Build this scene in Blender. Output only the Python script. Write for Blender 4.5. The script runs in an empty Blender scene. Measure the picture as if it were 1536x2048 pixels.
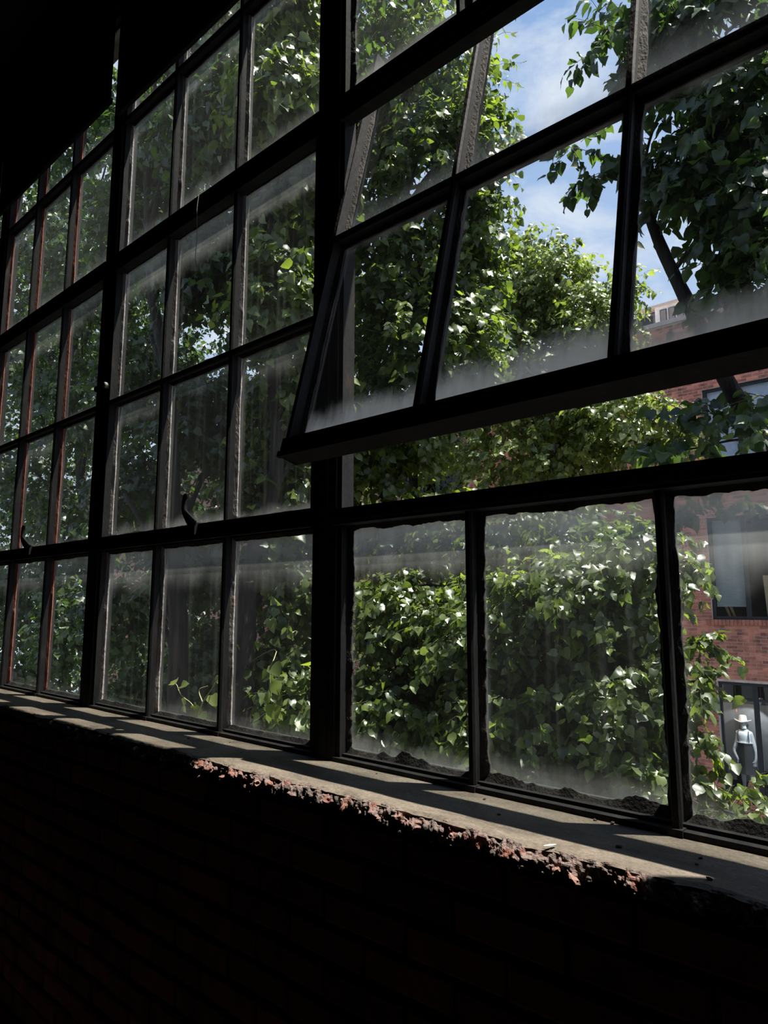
import bpy, math, random
import numpy as np
from mathutils import Matrix, Vector

random.seed(7)
RNG = np.random.default_rng(7)
SC = bpy.context.scene
COL = SC.collection

# ------------------------------------------------------------------ camera
# photo frame 1536 x 2048, focal length in pixels from the window grid
FPX = 1338.0
CAM = np.array([1.2039, -1.2069, 0.3739])
YAW, PITCH = 0.7222, 0.1375
_f = np.array([-math.sin(YAW) * math.cos(PITCH), math.cos(YAW) * math.cos(PITCH), math.sin(PITCH)])
_r = np.array([math.cos(YAW), math.sin(YAW), 0.0])
_u = np.cross(_r, _f)
cam_d = bpy.data.cameras.new('camera')
cam = bpy.data.objects.new('camera', cam_d)
COL.objects.link(cam)
cam_d.sensor_fit = 'HORIZONTAL'
cam_d.sensor_width = 36.0
cam_d.lens = FPX / 1536.0 * 36.0
cam_d.clip_start = 0.02
cam_d.clip_end = 300
M = Matrix.Identity(4)
for i in range(3):
    M[i][0], M[i][1], M[i][2], M[i][3] = _r[i], _u[i], -_f[i], CAM[i]
cam.matrix_world = M
SC.camera = cam


def W(u, v, y):
    """point on the vertical plane at this y (distance from the window wall) behind a photo pixel"""
    d = _f + _r * (u - 768) / FPX - _u * (v - 1024) / FPX
    return CAM + d * (y - CAM[1]) / d[1]


def depth_of(p):
    return float(np.dot(np.asarray(p) - CAM, _f))


def to_px(P):
    d = np.asarray(P) - CAM
    z = d @ _f
    z = np.where(z < 0.05, 0.05, z)
    return 768 + FPX * (d @ _r) / z, 1024 - FPX * (d @ _u) / z, d @ _f


# ------------------------------------------------------------------ view
SC.view_settings.view_transform = 'Standard'
SC.view_settings.look = 'None'
SC.view_settings.gamma = 1.0
SC.view_settings.use_curve_mapping = False
SC.view_settings.exposure = 0.4
SC.cycles.transparent_max_bounces = 32
SC.cycles.max_bounces = 8
SC.cycles.diffuse_bounces = 3
SC.cycles.sample_clamp_indirect = 4.0

# ------------------------------------------------------------------ sky
world = bpy.data.worlds.new('sky')
SC.world = world
world.use_nodes = True
nt = world.node_tree
nt.nodes.clear()
N, L = nt.nodes.new, nt.links.new
out = N('ShaderNodeOutputWorld')
bg = N('ShaderNodeBackground')
tc = N('ShaderNodeTexCoord')
sep = N('ShaderNodeSeparateXYZ')
L(tc.outputs['Generated'], sep.inputs[0])
grad = N('ShaderNodeValToRGB')
grad.color_ramp.elements[0].position = 0.0
grad.color_ramp.elements[0].color = (0.66, 0.74, 0.88, 1)
grad.color_ramp.elements[1].position = 0.85
grad.color_ramp.elements[1].color = (0.20, 0.37, 0.74, 1)
L(sep.outputs[2], grad.inputs[0])
mp = N('ShaderNodeMapping')
mp.inputs['Scale'].default_value = (1.0, 1.0, 2.6)
mp.inputs['Rotation'].default_value = (0.2, 0.15, 0.4)
mp.inputs['Location'].default_value = (0.35, 0.1, 0.22)
L(tc.outputs['Generated'], mp.inputs[0])
nz = N('ShaderNodeTexNoise')
nz.inputs['Scale'].default_value = 4.2
nz.inputs['Detail'].default_value = 9
nz.inputs['Roughness'].default_value = 0.62
nz.inputs['Distortion'].default_value = 0.4
L(mp.outputs[0], nz.inputs['Vector'])
cr = N('ShaderNodeValToRGB')
cr.color_ramp.elements[0].position = 0.43
cr.color_ramp.elements[1].position = 0.72
L(nz.outputs['Fac'], cr.inputs[0])
mx = N('ShaderNodeMixRGB')
mx.inputs[2].default_value = (0.86, 0.88, 0.95, 1)
L(cr.outputs[0], mx.inputs[0])
L(grad.outputs[0], mx.inputs[1])
L(mx.outputs[0], bg.inputs[0])
bg.inputs[1].default_value = 0.86
L(bg.outputs[0], out.inputs[0])

# ------------------------------------------------------------------ sun
sun_d = bpy.data.lights.new('sun', 'SUN')
sun_d.energy = 9.5
sun_d.angle = math.radians(0.55)
sun_d.color = (1.0, 0.95, 0.86)
sun = bpy.data.objects.new('sun', sun_d)
COL.objects.link(sun)
TO_SUN = Vector((0.284, 0.188, 0.940)).normalized()
sun.rotation_euler = TO_SUN.to_track_quat('Z', 'Y').to_euler()
sun.location = (6, 6, 25)


# ------------------------------------------------------------------ materials
def mat_new(name):
    m = bpy.data.materials.new(name)
    m.use_nodes = True
    t = m.node_tree
    t.nodes.clear()
    o = t.nodes.new('ShaderNodeOutputMaterial')
    return m, t, o


def noise_mat(name, stops, scale=20, detail=6, rough=0.8, bump=0.3, spec=0.3, stretch=(1, 1, 1), bscale=None,
              dist=0.002, nrough=0.6):
    """principled surface whose colour runs over a noise ramp; object coordinates, noise bump"""
    m, t, o = mat_new(name)
    N, L = t.nodes.new, t.links.new
    b = N('ShaderNodeBsdfPrincipled')
    tc = N('ShaderNodeTexCoord')
    mp = N('ShaderNodeMapping')
    mp.inputs['Scale'].default_value = stretch
    n = N('ShaderNodeTexNoise')
    n.inputs['Scale'].default_value = scale
    n.inputs['Detail'].default_value = detail
    n.inputs['Roughness'].default_value = nrough
    r = N('ShaderNodeValToRGB')
    el = r.color_ramp.elements
    while len(el) < len(stops):
        el.new(0.5)
    for e, (p, c) in zip(el, stops):
        e.position = p
        e.color = (*c, 1)
    L(tc.outputs['Object'], mp.inputs[0])
    L(mp.outputs[0], n.inputs['Vector'])
    L(n.outputs['Fac'], r.inputs[0])
    L(r.outputs[0], b.inputs['Base Color'])
    b.inputs['Roughness'].default_value = rough
    b.inputs['Specular IOR Level'].default_value = spec
    if bump:
        n2 = N('ShaderNodeTexNoise')
        n2.inputs['Scale'].default_value = bscale or scale * 3
        n2.inputs['Detail'].default_value = 5
        L(mp.outputs[0], n2.inputs['Vector'])
        bp = N('ShaderNodeBump')
        bp.inputs['Strength'].default_value = bump
        bp.inputs['Distance'].default_value = dist
        L(n2.outputs['Fac'], bp.inputs['Height'])
        L(bp.outputs[0], b.inputs['Normal'])
    L(b.outputs[0], o.inputs[0])
    return m


def flat_mat(name, col, rough=0.6, spec=0.3, emit=None):
    return noise_mat(name, [(0.3, tuple(c * 0.85 for c in col)), (0.7, tuple(min(1, c * 1.1) for c in col))],
                     scale=9, rough=rough, spec=spec, bump=0.05)


def random_tint_mat(name, a, b2, rough=0.85, noise=14, bump=0.5):
    """colour by the object's own random number plus grain (bricks)"""
    m, t, o = mat_new(name)
    N, L = t.nodes.new, t.links.new
    b = N('ShaderNodeBsdfPrincipled')
    oi = N('ShaderNodeObjectInfo')
    at = N('ShaderNodeAttribute')
    at.attribute_name = 'rnd'
    ad = N('ShaderNodeMath')
    ad.operation = 'ADD'
    L(oi.outputs['Random'], ad.inputs[0])
    L(at.outputs['Fac'], ad.inputs[1])
    fr = N('ShaderNodeMath')
    fr.operation = 'FRACT'
    L(ad.outputs[0], fr.inputs[0])
    tc = N('ShaderNodeTexCoord')
    n = N('ShaderNodeTexNoise')
    n.inputs['Scale'].default_value = noise
    n.inputs['Detail'].default_value = 6
    geo = N('ShaderNodeNewGeometry')
    L(geo.outputs['Position'], n.inputs['Vector'])
    mixv = N('ShaderNodeMath')
    mixv.operation = 'MULTIPLY_ADD'
    mixv.inputs[1].default_value = 0.55
    L(fr.outputs[0], mixv.inputs[0])
    sub = N('ShaderNodeMath')
    sub.operation = 'MULTIPLY_ADD'
    sub.inputs[1].default_value = 1.5
    sub.inputs[2].default_value = -0.5
    L(n.outputs['Fac'], sub.inputs[0])
    L(sub.outputs[0], mixv.inputs[2])
    r = N('ShaderNodeValToRGB')
    r.color_ramp.elements[0].color = (*a, 1)
    r.color_ramp.elements[1].color = (*b2, 1)
    r.color_ramp.elements[0].position = 0.1
    r.color_ramp.elements[1].position = 0.9
    L(mixv.outputs[0], r.inputs[0])
    L(r.outputs[0], b.inputs['Base Color'])
    b.inputs['Roughness'].default_value = rough
    b.inputs['Specular IOR Level'].default_value = 0.2
    bp = N('ShaderNodeBump')
    bp.inputs['Strength'].default_value = bump
    bp.inputs['Distance'].default_value = 0.003
    n2 = N('ShaderNodeTexNoise')
    n2.inputs['Scale'].default_value = noise * 6
    L(geo.outputs['Position'], n2.inputs['Vector'])
    L(n2.outputs['Fac'], bp.inputs['Height'])
    L(bp.outputs[0], b.inputs['Normal'])
    L(b.outputs[0], o.inputs[0])
    return m


def leaf_mat(name, dark, light, trans, gloss=0.40):
    m, t, o = mat_new(name)
    N, L = t.nodes.new, t.links.new
    b = N('ShaderNodeBsdfPrincipled')
    tr = N('ShaderNodeBsdfTranslucent')
    at = N('ShaderNodeAttribute')
    at.attribute_name = 'rnd'
    oi = N('ShaderNodeObjectInfo')
    ad = N('ShaderNodeMath')
    ad.operation = 'ADD'
    L(oi.outputs['Random'], ad.inputs[0])
    L(at.outputs['Fac'], ad.inputs[1])
    fr = N('ShaderNodeMath')
    fr.operation = 'FRACT'
    L(ad.outputs[0], fr.inputs[0])
    r = N('ShaderNodeValToRGB')
    el = r.color_ramp.elements
    el.new(0.6)
    el[0].position, el[1].position, el[2].position = 0.0, 0.7, 1.0
    mid = tuple((x + y) / 2 for x, y in zip(dark, light))
    el[0].color, el[1].color, el[2].color = (*dark, 1), (*mid, 1), (*light, 1)
    L(fr.outputs[0], r.inputs[0])
    L(r.outputs[0], b.inputs['Base Color'])
    b.inputs['Roughness'].default_value = gloss
    b.inputs['Specular IOR Level'].default_value = 0.8
    tint = N('ShaderNodeMixRGB')
    tint.blend_type = 'MULTIPLY'
    tint.inputs[0].default_value = 1
    tint.inputs[2].default_value = (*trans, 1)
    L(r.outputs[0], tint.inputs[1])
    L(tint.outputs[0], tr.inputs[0])
    ms = N('ShaderNodeMixShader')
    ms.inputs[0].default_value = 0.46
    L(b.outputs[0], ms.inputs[1])
    L(tr.outputs[0], ms.inputs[2])
    L(ms.outputs[0], o.inputs[0])
    return m


def glass_mat():
    """old window glass: clear, with dirt left where the rain does not wash (along the bars, top and bottom)"""
    m, t, o = mat_new('dirty_glass')
    N, L = t.nodes.new, t.links.new

    def math_(op, a=None, b=None, c=None):
        n = N('ShaderNodeMath')
        n.operation = op
        n.use_clamp = False
        for i, x in enumerate((a, b, c)):
            if x is None:
                continue
            if isinstance(x, (int, float)):
                n.inputs[i].default_value = x
            else:
                L(x, n.inputs[i])
        return n.outputs[0]

    def prop(nm):
        a = N('ShaderNodeAttribute')
        a.attribute_type = 'OBJECT'
        a.attribute_name = nm
        return a.outputs['Fac']

    uv = N('ShaderNodeUVMap')
    uv.uv_map = 'pane'
    sp = N('ShaderNodeSeparateXYZ')
    L(uv.outputs[0], sp.inputs[0])
    geo = N('ShaderNodeNewGeometry')
    n1 = N('ShaderNodeTexNoise')
    n1.inputs['Scale'].default_value = 9
    n1.inputs['Detail'].default_value = 6
    L(geo.outputs['Position'], n1.inputs['Vector'])
    mp = N('ShaderNodeMapping')
    mp.inputs['Scale'].default_value = (55, 55, 2.2)
    L(geo.outputs['Position'], mp.inputs[0])
    n2 = N('ShaderNodeTexNoise')
    n2.inputs['Scale'].default_value = 1
    n2.inputs['Detail'].default_value = 3
    L(mp.outputs[0], n2.inputs['Vector'])
    wob = math_('MULTIPLY_ADD', n1.outputs['Fac'], 0.16, -0.08)
    wob2 = math_('MULTIPLY_ADD', n2.outputs['Fac'], 0.07, -0.035)
    v = math_('ADD', math_('ADD', sp.outputs[1], wob), wob2)

    def smooth(val, lo, hi):
        r = N('ShaderNodeMapRange')
        r.interpolation_type = 'SMOOTHSTEP'
        L(val, r.inputs[0])
        for i, x in ((1, lo), (2, hi)):
            if isinstance(x, (int, float)):
                r.inputs[i].default_value = x
            else:
                L(x, r.inputs[i])
        return r.outputs[0]

    top = smooth(v, math_('SUBTRACT', 1.0, prop('haze_top')), 1.03)
    bot = smooth(math_('SUBTRACT', 1.0, v), math_('SUBTRACT', 1.0, prop('haze_low')), 1.03)
    ux = math_('ADD', math_('ABSOLUTE', math_('SUBTRACT', sp.outputs[0], 0.5)), math_('MULTIPLY', wob, 0.4))
    side = math_('MULTIPLY', smooth(ux, 0.43, 0.53), 0.10)
    streak = math_('MULTIPLY', smooth(n2.outputs['Fac'], 0.52, 0.8), prop('streak'))
    tot = math_('ADD', math_('MULTIPLY', top, prop('top_amount')), math_('MULTIPLY', bot, prop('low_amount')))
    tot = math_('ADD', tot, math_('ADD', side, streak))
    tot = math_('ADD', math_('MULTIPLY', tot, math_('MULTIPLY_ADD', n1.outputs['Fac'], 0.7, 0.65)), prop('film'))
    cl = N('ShaderNodeClamp')
    cl.inputs['Max'].default_value = 0.92
    L(tot, cl.inputs[0])

    tr = N('ShaderNodeBsdfTransparent')
    tr.inputs[0].default_value = (0.96, 0.98, 0.97, 1)
    df = N('ShaderNodeBsdfDiffuse')
    df.inputs[0].default_value = (0.62, 0.62, 0.58, 1)
    tl = N('ShaderNodeBsdfTranslucent')
    tl.inputs[0].default_value = (0.93, 0.95, 0.92, 1)
    dm = N('ShaderNodeMixShader')
    dm.inputs[0].default_value = 0.85
    L(df.outputs[0], dm.inputs[1])
    L(tl.outputs[0], dm.inputs[2])
    m1 = N('ShaderNodeMixShader')
    L(cl.outputs[0], m1.inputs[0])
    L(tr.outputs[0], m1.inputs[1])
    L(dm.outputs[0], m1.inputs[2])
    gl = N('ShaderNodeBsdfGlossy')
    gl.inputs['Roughness'].default_value = 0.03
    fr = N('ShaderNodeFresnel')
    fr.inputs[0].default_value = 1.35
    gb = N('ShaderNodeNewGeometry')
    ff = N('ShaderNodeMath')
    ff.operation = 'SUBTRACT'
    ff.inputs[0].default_value = 1.0
    L(gb.outputs['Backfacing'], ff.inputs[1])
    fm = N('ShaderNodeMath')
    fm.operation = 'MULTIPLY'
    L(fr.outputs[0], fm.inputs[0])
    L(ff.outputs[0], fm.inputs[1])
    m2 = N('ShaderNodeMixShader')
    L(fm.outputs[0], m2.inputs[0])
    L(m1.outputs[0], m2.inputs[1])
    L(gl.outputs[0], m2.inputs[2])
    L(m2.outputs[0], o.inputs[0])
    return m


def clear_glass_mat():
    m, t, o = mat_new('clear_glass')
    N, L = t.nodes.new, t.links.new
    tr = N('ShaderNodeBsdfTransparent')
    tr.inputs[0].default_value = (0.85, 0.88, 0.9, 1)
    gl = N('ShaderNodeBsdfGlossy')
    gl.inputs['Roughness'].default_value = 0.02
    fr = N('ShaderNodeFresnel')
    fr.inputs[0].default_value = 1.45
    gb = N('ShaderNodeNewGeometry')
    ff = N('ShaderNodeMath')
    ff.operation = 'SUBTRACT'
    ff.inputs[0].default_value = 1.0
    L(gb.outputs['Backfacing'], ff.inputs[1])
    fm = N('ShaderNodeMath')
    fm.operation = 'MULTIPLY'
    L(fr.outputs[0], fm.inputs[0])
    L(ff.outputs[0], fm.inputs[1])
    m2 = N('ShaderNodeMixShader')
    L(fm.outputs[0], m2.inputs[0])
    L(tr.outputs[0], m2.inputs[1])
    L(gl.outputs[0], m2.inputs[2])
    L(m2.outputs[0], o.inputs[0])
    return m


def emit_mat(name, col, s):
    m, t, o = mat_new(name)
    e = t.nodes.new('ShaderNodeEmission')
    e.inputs[0].default_value = (*col, 1)
    e.inputs[1].default_value = s
    t.links.new(e.outputs[0], o.inputs[0])
    return m


MT = {}
MT['steel'] = noise_mat('black_painted_steel', [(0.35, (0.010, 0.010, 0.011)), (0.62, (0.020, 0.019, 0.019)), (0.80, (0.06, 0.038, 0.030))],
                        scale=26, rough=0.72, bump=0.6, bscale=160, spec=0.16, stretch=(1, 1, 0.35))
MT['bead'] = noise_mat('weathered_sunlit_putty', [(0.30, (0.06, 0.055, 0.05)), (0.45, (0.38, 0.34, 0.31)), (0.60, (0.52, 0.49, 0.47)), (0.74, (0.36, 0.13, 0.09))],
                       scale=11, rough=0.9, bump=0.9, bscale=190, stretch=(1, 1, 0.4), dist=0.004)  # sun-facing putty strip: weathering plus painted-in sunlight
MT['bead_dark'] = noise_mat('dark_sunlit_putty', [(0.38, (0.014, 0.012, 0.011)), (0.56, (0.05, 0.044, 0.040)), (0.75, (0.14, 0.12, 0.105))],
                           scale=22, rough=0.9, bump=0.9, bscale=190, stretch=(1, 1, 0.4), dist=0.004)  # open bay's sun-facing strip, painted lighter than the black putty
MT['bead_rust'] = noise_mat('rusty_sunlit_putty', [(0.30, (0.08, 0.05, 0.04)), (0.48, (0.30, 0.10, 0.07)), (0.62, (0.36, 0.16, 0.12)), (0.78, (0.42, 0.36, 0.33))],
                            scale=7, rough=0.9, bump=0.9, bscale=190, stretch=(1, 1, 0.3), dist=0.004)  # rust colour, brightened as the sun-facing strip
MT['putty'] = noise_mat('black_putty', [(0.35, (0.010, 0.010, 0.010)), (0.6, (0.024, 0.022, 0.021)), (0.8, (0.09, 0.072, 0.060))],
                        scale=30, rough=0.8, bump=0.8, bscale=180, dist=0.003)
MT['glass'] = glass_mat()
MT['clear'] = clear_glass_mat()
def sill_mat():
    """worn concrete: broad stains, fine grit, pale scuffs, dark soot spots"""
    m, t, o = mat_new('worn_concrete')
    N, L = t.nodes.new, t.links.new
    b = N('ShaderNodeBsdfPrincipled')
    tc = N('ShaderNodeTexCoord')

    def noise(scale, detail, rough, stretch=(1, 1, 1), dist=0.0):
        mp = N('ShaderNodeMapping')
        mp.inputs['Scale'].default_value = stretch
        mp.inputs['Rotation'].default_value = (0, 0, 0.25)
        L(tc.outputs['Object'], mp.inputs[0])
        n = N('ShaderNodeTexNoise')
        n.inputs['Scale'].default_value, n.inputs['Detail'].default_value = scale, detail
        n.inputs['Roughness'].default_value, n.inputs['Distortion'].default_value = rough, dist
        L(mp.outputs[0], n.inputs['Vector'])
        return n.outputs['Fac']

    def ramp(src, stops):
        r = N('ShaderNodeValToRGB')
        el = r.color_ramp.elements
        while len(el) < len(stops):
            el.new(0.5)
        for e, (p, c) in zip(el, stops):
            e.position, e.color = p, (*c, 1)
        L(src, r.inputs[0])
        return r.outputs[0]

    def mix(a, c, f, mode='MIX'):
        x = N('ShaderNodeMixRGB')
        x.blend_type = mode
        if isinstance(f, float):
            x.inputs[0].default_value = f
        else:
            L(f, x.inputs[0])
        L(a, x.inputs[1])
        if isinstance(c, tuple):
            x.inputs[2].default_value = (*c, 1)
        else:
            L(c, x.inputs[2])
        return x.outputs[0]

    base = ramp(noise(5.5, 10, 0.7, (1, 2.2, 1), 0.6), [(0.33, (0.060, 0.048, 0.037)), (0.45, (0.115, 0.092, 0.068)), (0.55, (0.150, 0.122, 0.092)), (0.68, (0.195, 0.165, 0.130))])
    grit = ramp(noise(150, 4, 0.7), [(0.30, (0.55, 0.55, 0.55)), (0.5, (1, 1, 1)), (0.72, (1.35, 1.33, 1.3))])
    col = mix(base, grit, 0.8, 'MULTIPLY')
    scuff = ramp(noise(26, 6, 0.75, (1, 3.5, 1), 1.2), [(0.60, (0, 0, 0)), (0.70, (1, 1, 1))])
    col = mix(col, (0.30, 0.265, 0.215), mix(scuff, (0.55, 0.55, 0.55), 1.0, 'MULTIPLY'))
    soot = ramp(noise(17, 8, 0.72, (1, 1.6, 1)), [(0.30, (1, 1, 1)), (0.39, (0, 0, 0))])
    col = mix(col, (0.028, 0.026, 0.026), mix(soot, (0.8, 0.8, 0.8), 1.0, 'MULTIPLY'))
    L(col, b.inputs['Base Color'])
    b.inputs['Roughness'].default_value = 0.58
    b.inputs['Specular IOR Level'].default_value = 0.4
    bp = N('ShaderNodeBump')
    bp.inputs['Strength'].default_value = 0.9
    bp.inputs['Distance'].default_value = 0.004
    L(noise(60, 9, 0.75, (1, 1.5, 1)), bp.inputs['Height'])
    L(bp.outputs[0], b.inputs['Normal'])
    L(b.outputs[0], o.inputs[0])
    return m


MT['sill'] = sill_mat()
MT['mortar'] = noise_mat('crumbling_mortar', [(0.3, (0.09, 0.07, 0.06)), (0.6, (0.22, 0.19, 0.165)), (0.8, (0.30, 0.27, 0.24))],
                         scale=40, rough=0.95, bump=0.9, bscale=150, dist=0.004)
MT['rubble'] = noise_mat('brick_and_mortar_rubble', [(0.34, (0.03, 0.025, 0.022)), (0.44, (0.15, 0.12, 0.105)), (0.54, (0.20, 0.135, 0.12)), (0.62, (0.20, 0.075, 0.05)), (0.72, (0.20, 0.17, 0.155))],
                         scale=24, rough=0.95, bump=1.0, bscale=230, dist=0.004)
MT['brick_in'] = random_tint_mat('old_interior_brick', (0.06, 0.022, 0.016), (0.26, 0.075, 0.05), noise=16, bump=0.8)
MT['brick_bit'] = random_tint_mat('broken_brick', (0.12, 0.05, 0.036), (0.28, 0.17, 0.14), noise=40, bump=1.0)
MT['dark_mortar'] = noise_mat('sooty_mortar', [(0.3, (0.05, 0.045, 0.04)), (0.7, (0.12, 0.105, 0.09))], scale=20, rough=0.95)
MT['brick_out'] = random_tint_mat('red_facade_brick', (0.17, 0.066, 0.050), (0.68, 0.25, 0.165), noise=5, bump=0.5)
MT['mortar_out'] = noise_mat('pale_facade_mortar', [(0.3, (0.50, 0.37, 0.33)), (0.7, (0.74, 0.60, 0.55))], scale=6, rough=0.95)
m_, t_, o_ = mat_new('far_brick_pattern')
_b, _k, _c, _mp = (t_.nodes.new(q) for q in ('ShaderNodeBsdfPrincipled', 'ShaderNodeTexBrick', 'ShaderNodeTexCoord', 'ShaderNodeMapping'))
_mp.inputs['Rotation'].default_value = (math.pi / 2, 0, 0)
_k.inputs['Color1'].default_value, _k.inputs['Color2'].default_value, _k.inputs['Mortar'].default_value = (.34, .12, .095, 1), (.22, .085, .07, 1), (.48, .37, .33, 1)
_k.inputs['Scale'].default_value = 1.0
_k.inputs['Mortar Size'].default_value = 0.006
_k.inputs['Brick Width'].default_value, _k.inputs['Row Height'].default_value = 0.213, 0.0677
t_.links.new(_c.outputs['Object'], _mp.inputs[0]); t_.links.new(_mp.outputs[0], _k.inputs[0]); t_.links.new(_k.outputs[0], _b.inputs[0]); t_.links.new(_b.outputs[0], o_.inputs[0])
_b.inputs['Roughness'].default_value = 0.9
MT['brick_pattern'] = m_
MT['black_room'] = noise_mat('sooty_dark_paint', [(0.3, (0.08, 0.072, 0.066)), (0.7, (0.13, 0.118, 0.108))], scale=3, rough=0.9, bump=0.1)
MT['shade'] = noise_mat('black_shade_cloth', [(0.3, (0.008, 0.008, 0.009)), (0.7, (0.014, 0.014, 0.014))], scale=60, rough=0.95, bump=0.2)
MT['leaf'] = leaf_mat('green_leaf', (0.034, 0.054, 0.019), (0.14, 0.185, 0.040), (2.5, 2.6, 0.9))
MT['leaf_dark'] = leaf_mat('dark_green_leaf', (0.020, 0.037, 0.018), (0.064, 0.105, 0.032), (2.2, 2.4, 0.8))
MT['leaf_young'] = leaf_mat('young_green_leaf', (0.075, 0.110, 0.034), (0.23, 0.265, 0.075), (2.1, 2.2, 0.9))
MT['bark'] = noise_mat('dark_bark', [(0.3, (0.014, 0.012, 0.011)), (0.7, (0.05, 0.042, 0.036))], scale=14, rough=0.95,
                       bump=1.0, bscale=40, stretch=(1, 1, 0.25), dist=0.02)
MT['twig'] = noise_mat('twig_bark', [(0.3, (0.05, 0.045, 0.03)), (0.7, (0.16, 0.14, 0.09))], scale=14, rough=0.9, bump=0)
MT['stem_green'] = noise_mat('pale_green_stem', [(0.3, (0.25, 0.26, 0.12)), (0.7, (0.42, 0.40, 0.22))], scale=14, rough=0.7, bump=0)
MT['asphalt'] = noise_mat('alley_asphalt', [(0.3, (0.05, 0.05, 0.05)), (0.7, (0.12, 0.115, 0.11))], scale=3, rough=0.95, bscale=40)
MT['navy'] = flat_mat('dark_navy_window_frame', (0.018, 0.021, 0.028), rough=0.45)
MT['grey_blind'] = noise_mat('grey_woven_blind', [(0.35, (0.36, 0.355, 0.34)), (0.65, (0.46, 0.455, 0.435))], scale=7, rough=0.95,
                             bump=0.3, bscale=30, stretch=(1, 1, 7))
MT['pale_blind'] = flat_mat('pale_blue_grey_shade', (0.62, 0.65, 0.74), rough=0.9)
MT['panel_grey'] = flat_mat('grey_backdrop', (0.21, 0.20, 0.20), rough=0.9)
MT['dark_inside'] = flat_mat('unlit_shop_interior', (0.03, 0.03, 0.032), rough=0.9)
MT['white_skin'] = flat_mat('white_plastic', (0.86, 0.86, 0.86), rough=0.45)
MT['white_cloth'] = flat_mat('white_cloth', (0.90, 0.93, 0.95), rough=0.9)
MT['black_cloth'] = flat_mat('charcoal_cloth', (0.05, 0.05, 0.052), rough=0.9)
MT['hat'] = flat_mat('pale_felt', (0.66, 0.58, 0.56), rough=0.95)
MT['wood'] = flat_mat('pale_wood', (0.62, 0.42, 0.24), rough=0.6)
MT['terracotta'] = flat_mat('terracotta', (0.62, 0.30, 0.15), rough=0.8)
MT['siding'] = flat_mat('pale_metal_siding', (0.82, 0.82, 0.82), rough=0.6)
MT['stone'] = flat_mat('grey_stone_jamb', (0.48, 0.44, 0.41), rough=0.9)
MT['string'] = flat_mat('grey_string', (0.30, 0.29, 0.26), rough=0.9)
MT['brass'] = noise_mat('worn_white_knob', [(0.3, (0.25, 0.23, 0.2)), (0.7, (0.6, 0.56, 0.5))], scale=60, rough=0.5)
MT['lamp'] = emit_mat('warm_lamp_glow', (1.0, 0.82, 0.45), 2.2)
MT['lamp_red'] = emit_mat('small_red_glow', (1.0, 0.35, 0.18), 0.9)


# ------------------------------------------------------------------ mesh helpers
class MB:
    def __init__(s):
        s.v, s.f, s.n = [], [], 0

    def add(s, v, f):
        v = np.asarray(v, float).reshape(-1, 3)
        s.f += [tuple(i + s.n for i in q) for q in f]
        s.v.append(v)
        s.n += len(v)
        return s

    def box(s, x0, x1, y0, y1, z0, z1):
        v = [(x0, y0, z0), (x1, y0, z0), (x1, y1, z0), (x0, y1, z0), (x0, y0, z1), (x1, y0, z1), (x1, y1, z1), (x0, y1, z1)]
        return s.add(v, [(0, 3, 2, 1), (4, 5, 6, 7), (0, 1, 5, 4), (1, 2, 6, 5), (2, 3, 7, 6), (3, 0, 4, 7)])

    def prism(s, poly, axis, a, b):
        """extrude a 2-D polygon along x ('x': poly in y,z) or z ('z': poly in x,y)"""
        k = len(poly)
        if axis == 'x':
            v = [(a, p, q) for p, q in poly] + [(b, p, q) for p, q in poly]
        else:
            v = [(p, q, a) for p, q in poly] + [(p, q, b) for p, q in poly]
        f = [(i, (i + 1) % k, k + (i + 1) % k, k + i) for i in range(k)]
        f += [tuple(range(k - 1, -1, -1)), tuple(range(k, 2 * k))]
        return s.add(v, f)

    def tube(s, pts, rad, sides=8, cap=True):
        pts = np.asarray(pts, float)
        n = len(pts)
        rad = np.broadcast_to(np.asarray(rad, float), (n,))
        tan = np.gradient(pts, axis=0)
        tan /= np.linalg.norm(tan, axis=1)[:, None] + 1e-9
        ref = np.array([0.13, 0.31, 0.94]) if abs(tan[0][2]) < 0.8 else np.array([0.94, 0.31, 0.13])
        a = np.cross(tan, ref)
        a /= np.linalg.norm(a, axis=1)[:, None] + 1e-9
        b = np.cross(tan, a)
        ang = np.arange(sides) * 2 * math.pi / sides
        v = pts[:, None, :] + rad[:, None, None] * (np.cos(ang)[None, :, None] * a[:, None, :] + np.sin(ang)[None, :, None] * b[:, None, :])
        f = []
        for i in range(n - 1):
            for j in range(sides):
                k = (j + 1) % sides
                f.append((i * sides + j, i * sides + k, (i + 1) * sides + k, (i + 1) * sides + j))
        if cap:
            f.append(tuple(range(sides - 1, -1, -1)))
            f.append(tuple((n - 1) * sides + j for j in range(sides)))
        return s.add(v.reshape(-1, 3), f)

    def map(s, fn):
        if fn is not None:
            s.v = [fn(np.concatenate(s.v))]
        return s

    def build(s, name, mat, parent=None, smooth=False):
        me = bpy.data.meshes.new(name)
        me.from_pydata(np.concatenate(s.v).tolist(), [], s.f)
        me.update()
        if smooth:
            me.polygons.foreach_set('use_smooth', np.ones(len(me.polygons), bool))
        return link(name, me, mat, parent)


def link(name, me, mat, parent=None):
    if mat is not None and not me.materials:
        me.materials.append(mat)
    o = bpy.data.objects.new(name, me)
    COL.objects.link(o)
    if parent is not None:
        adopt(o, parent)
    return o


def adopt(o, parent):
    o.parent = parent
    if parent.type == 'EMPTY':
        o.matrix_parent_inverse = Matrix.Translation(-Vector(parent.location))


def empty(name, loc):
    o = bpy.data.objects.new(name, None)
    o.location = loc
    o.empty_display_size = 0.1
    COL.objects.link(o)
    return o


def tag(o, label=None, cat=None, group=None, kind=None):
    for k, v in (('label', label), ('category', cat), ('group', group), ('kind', kind)):
        if v:
            o[k] = v
    return o


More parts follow.
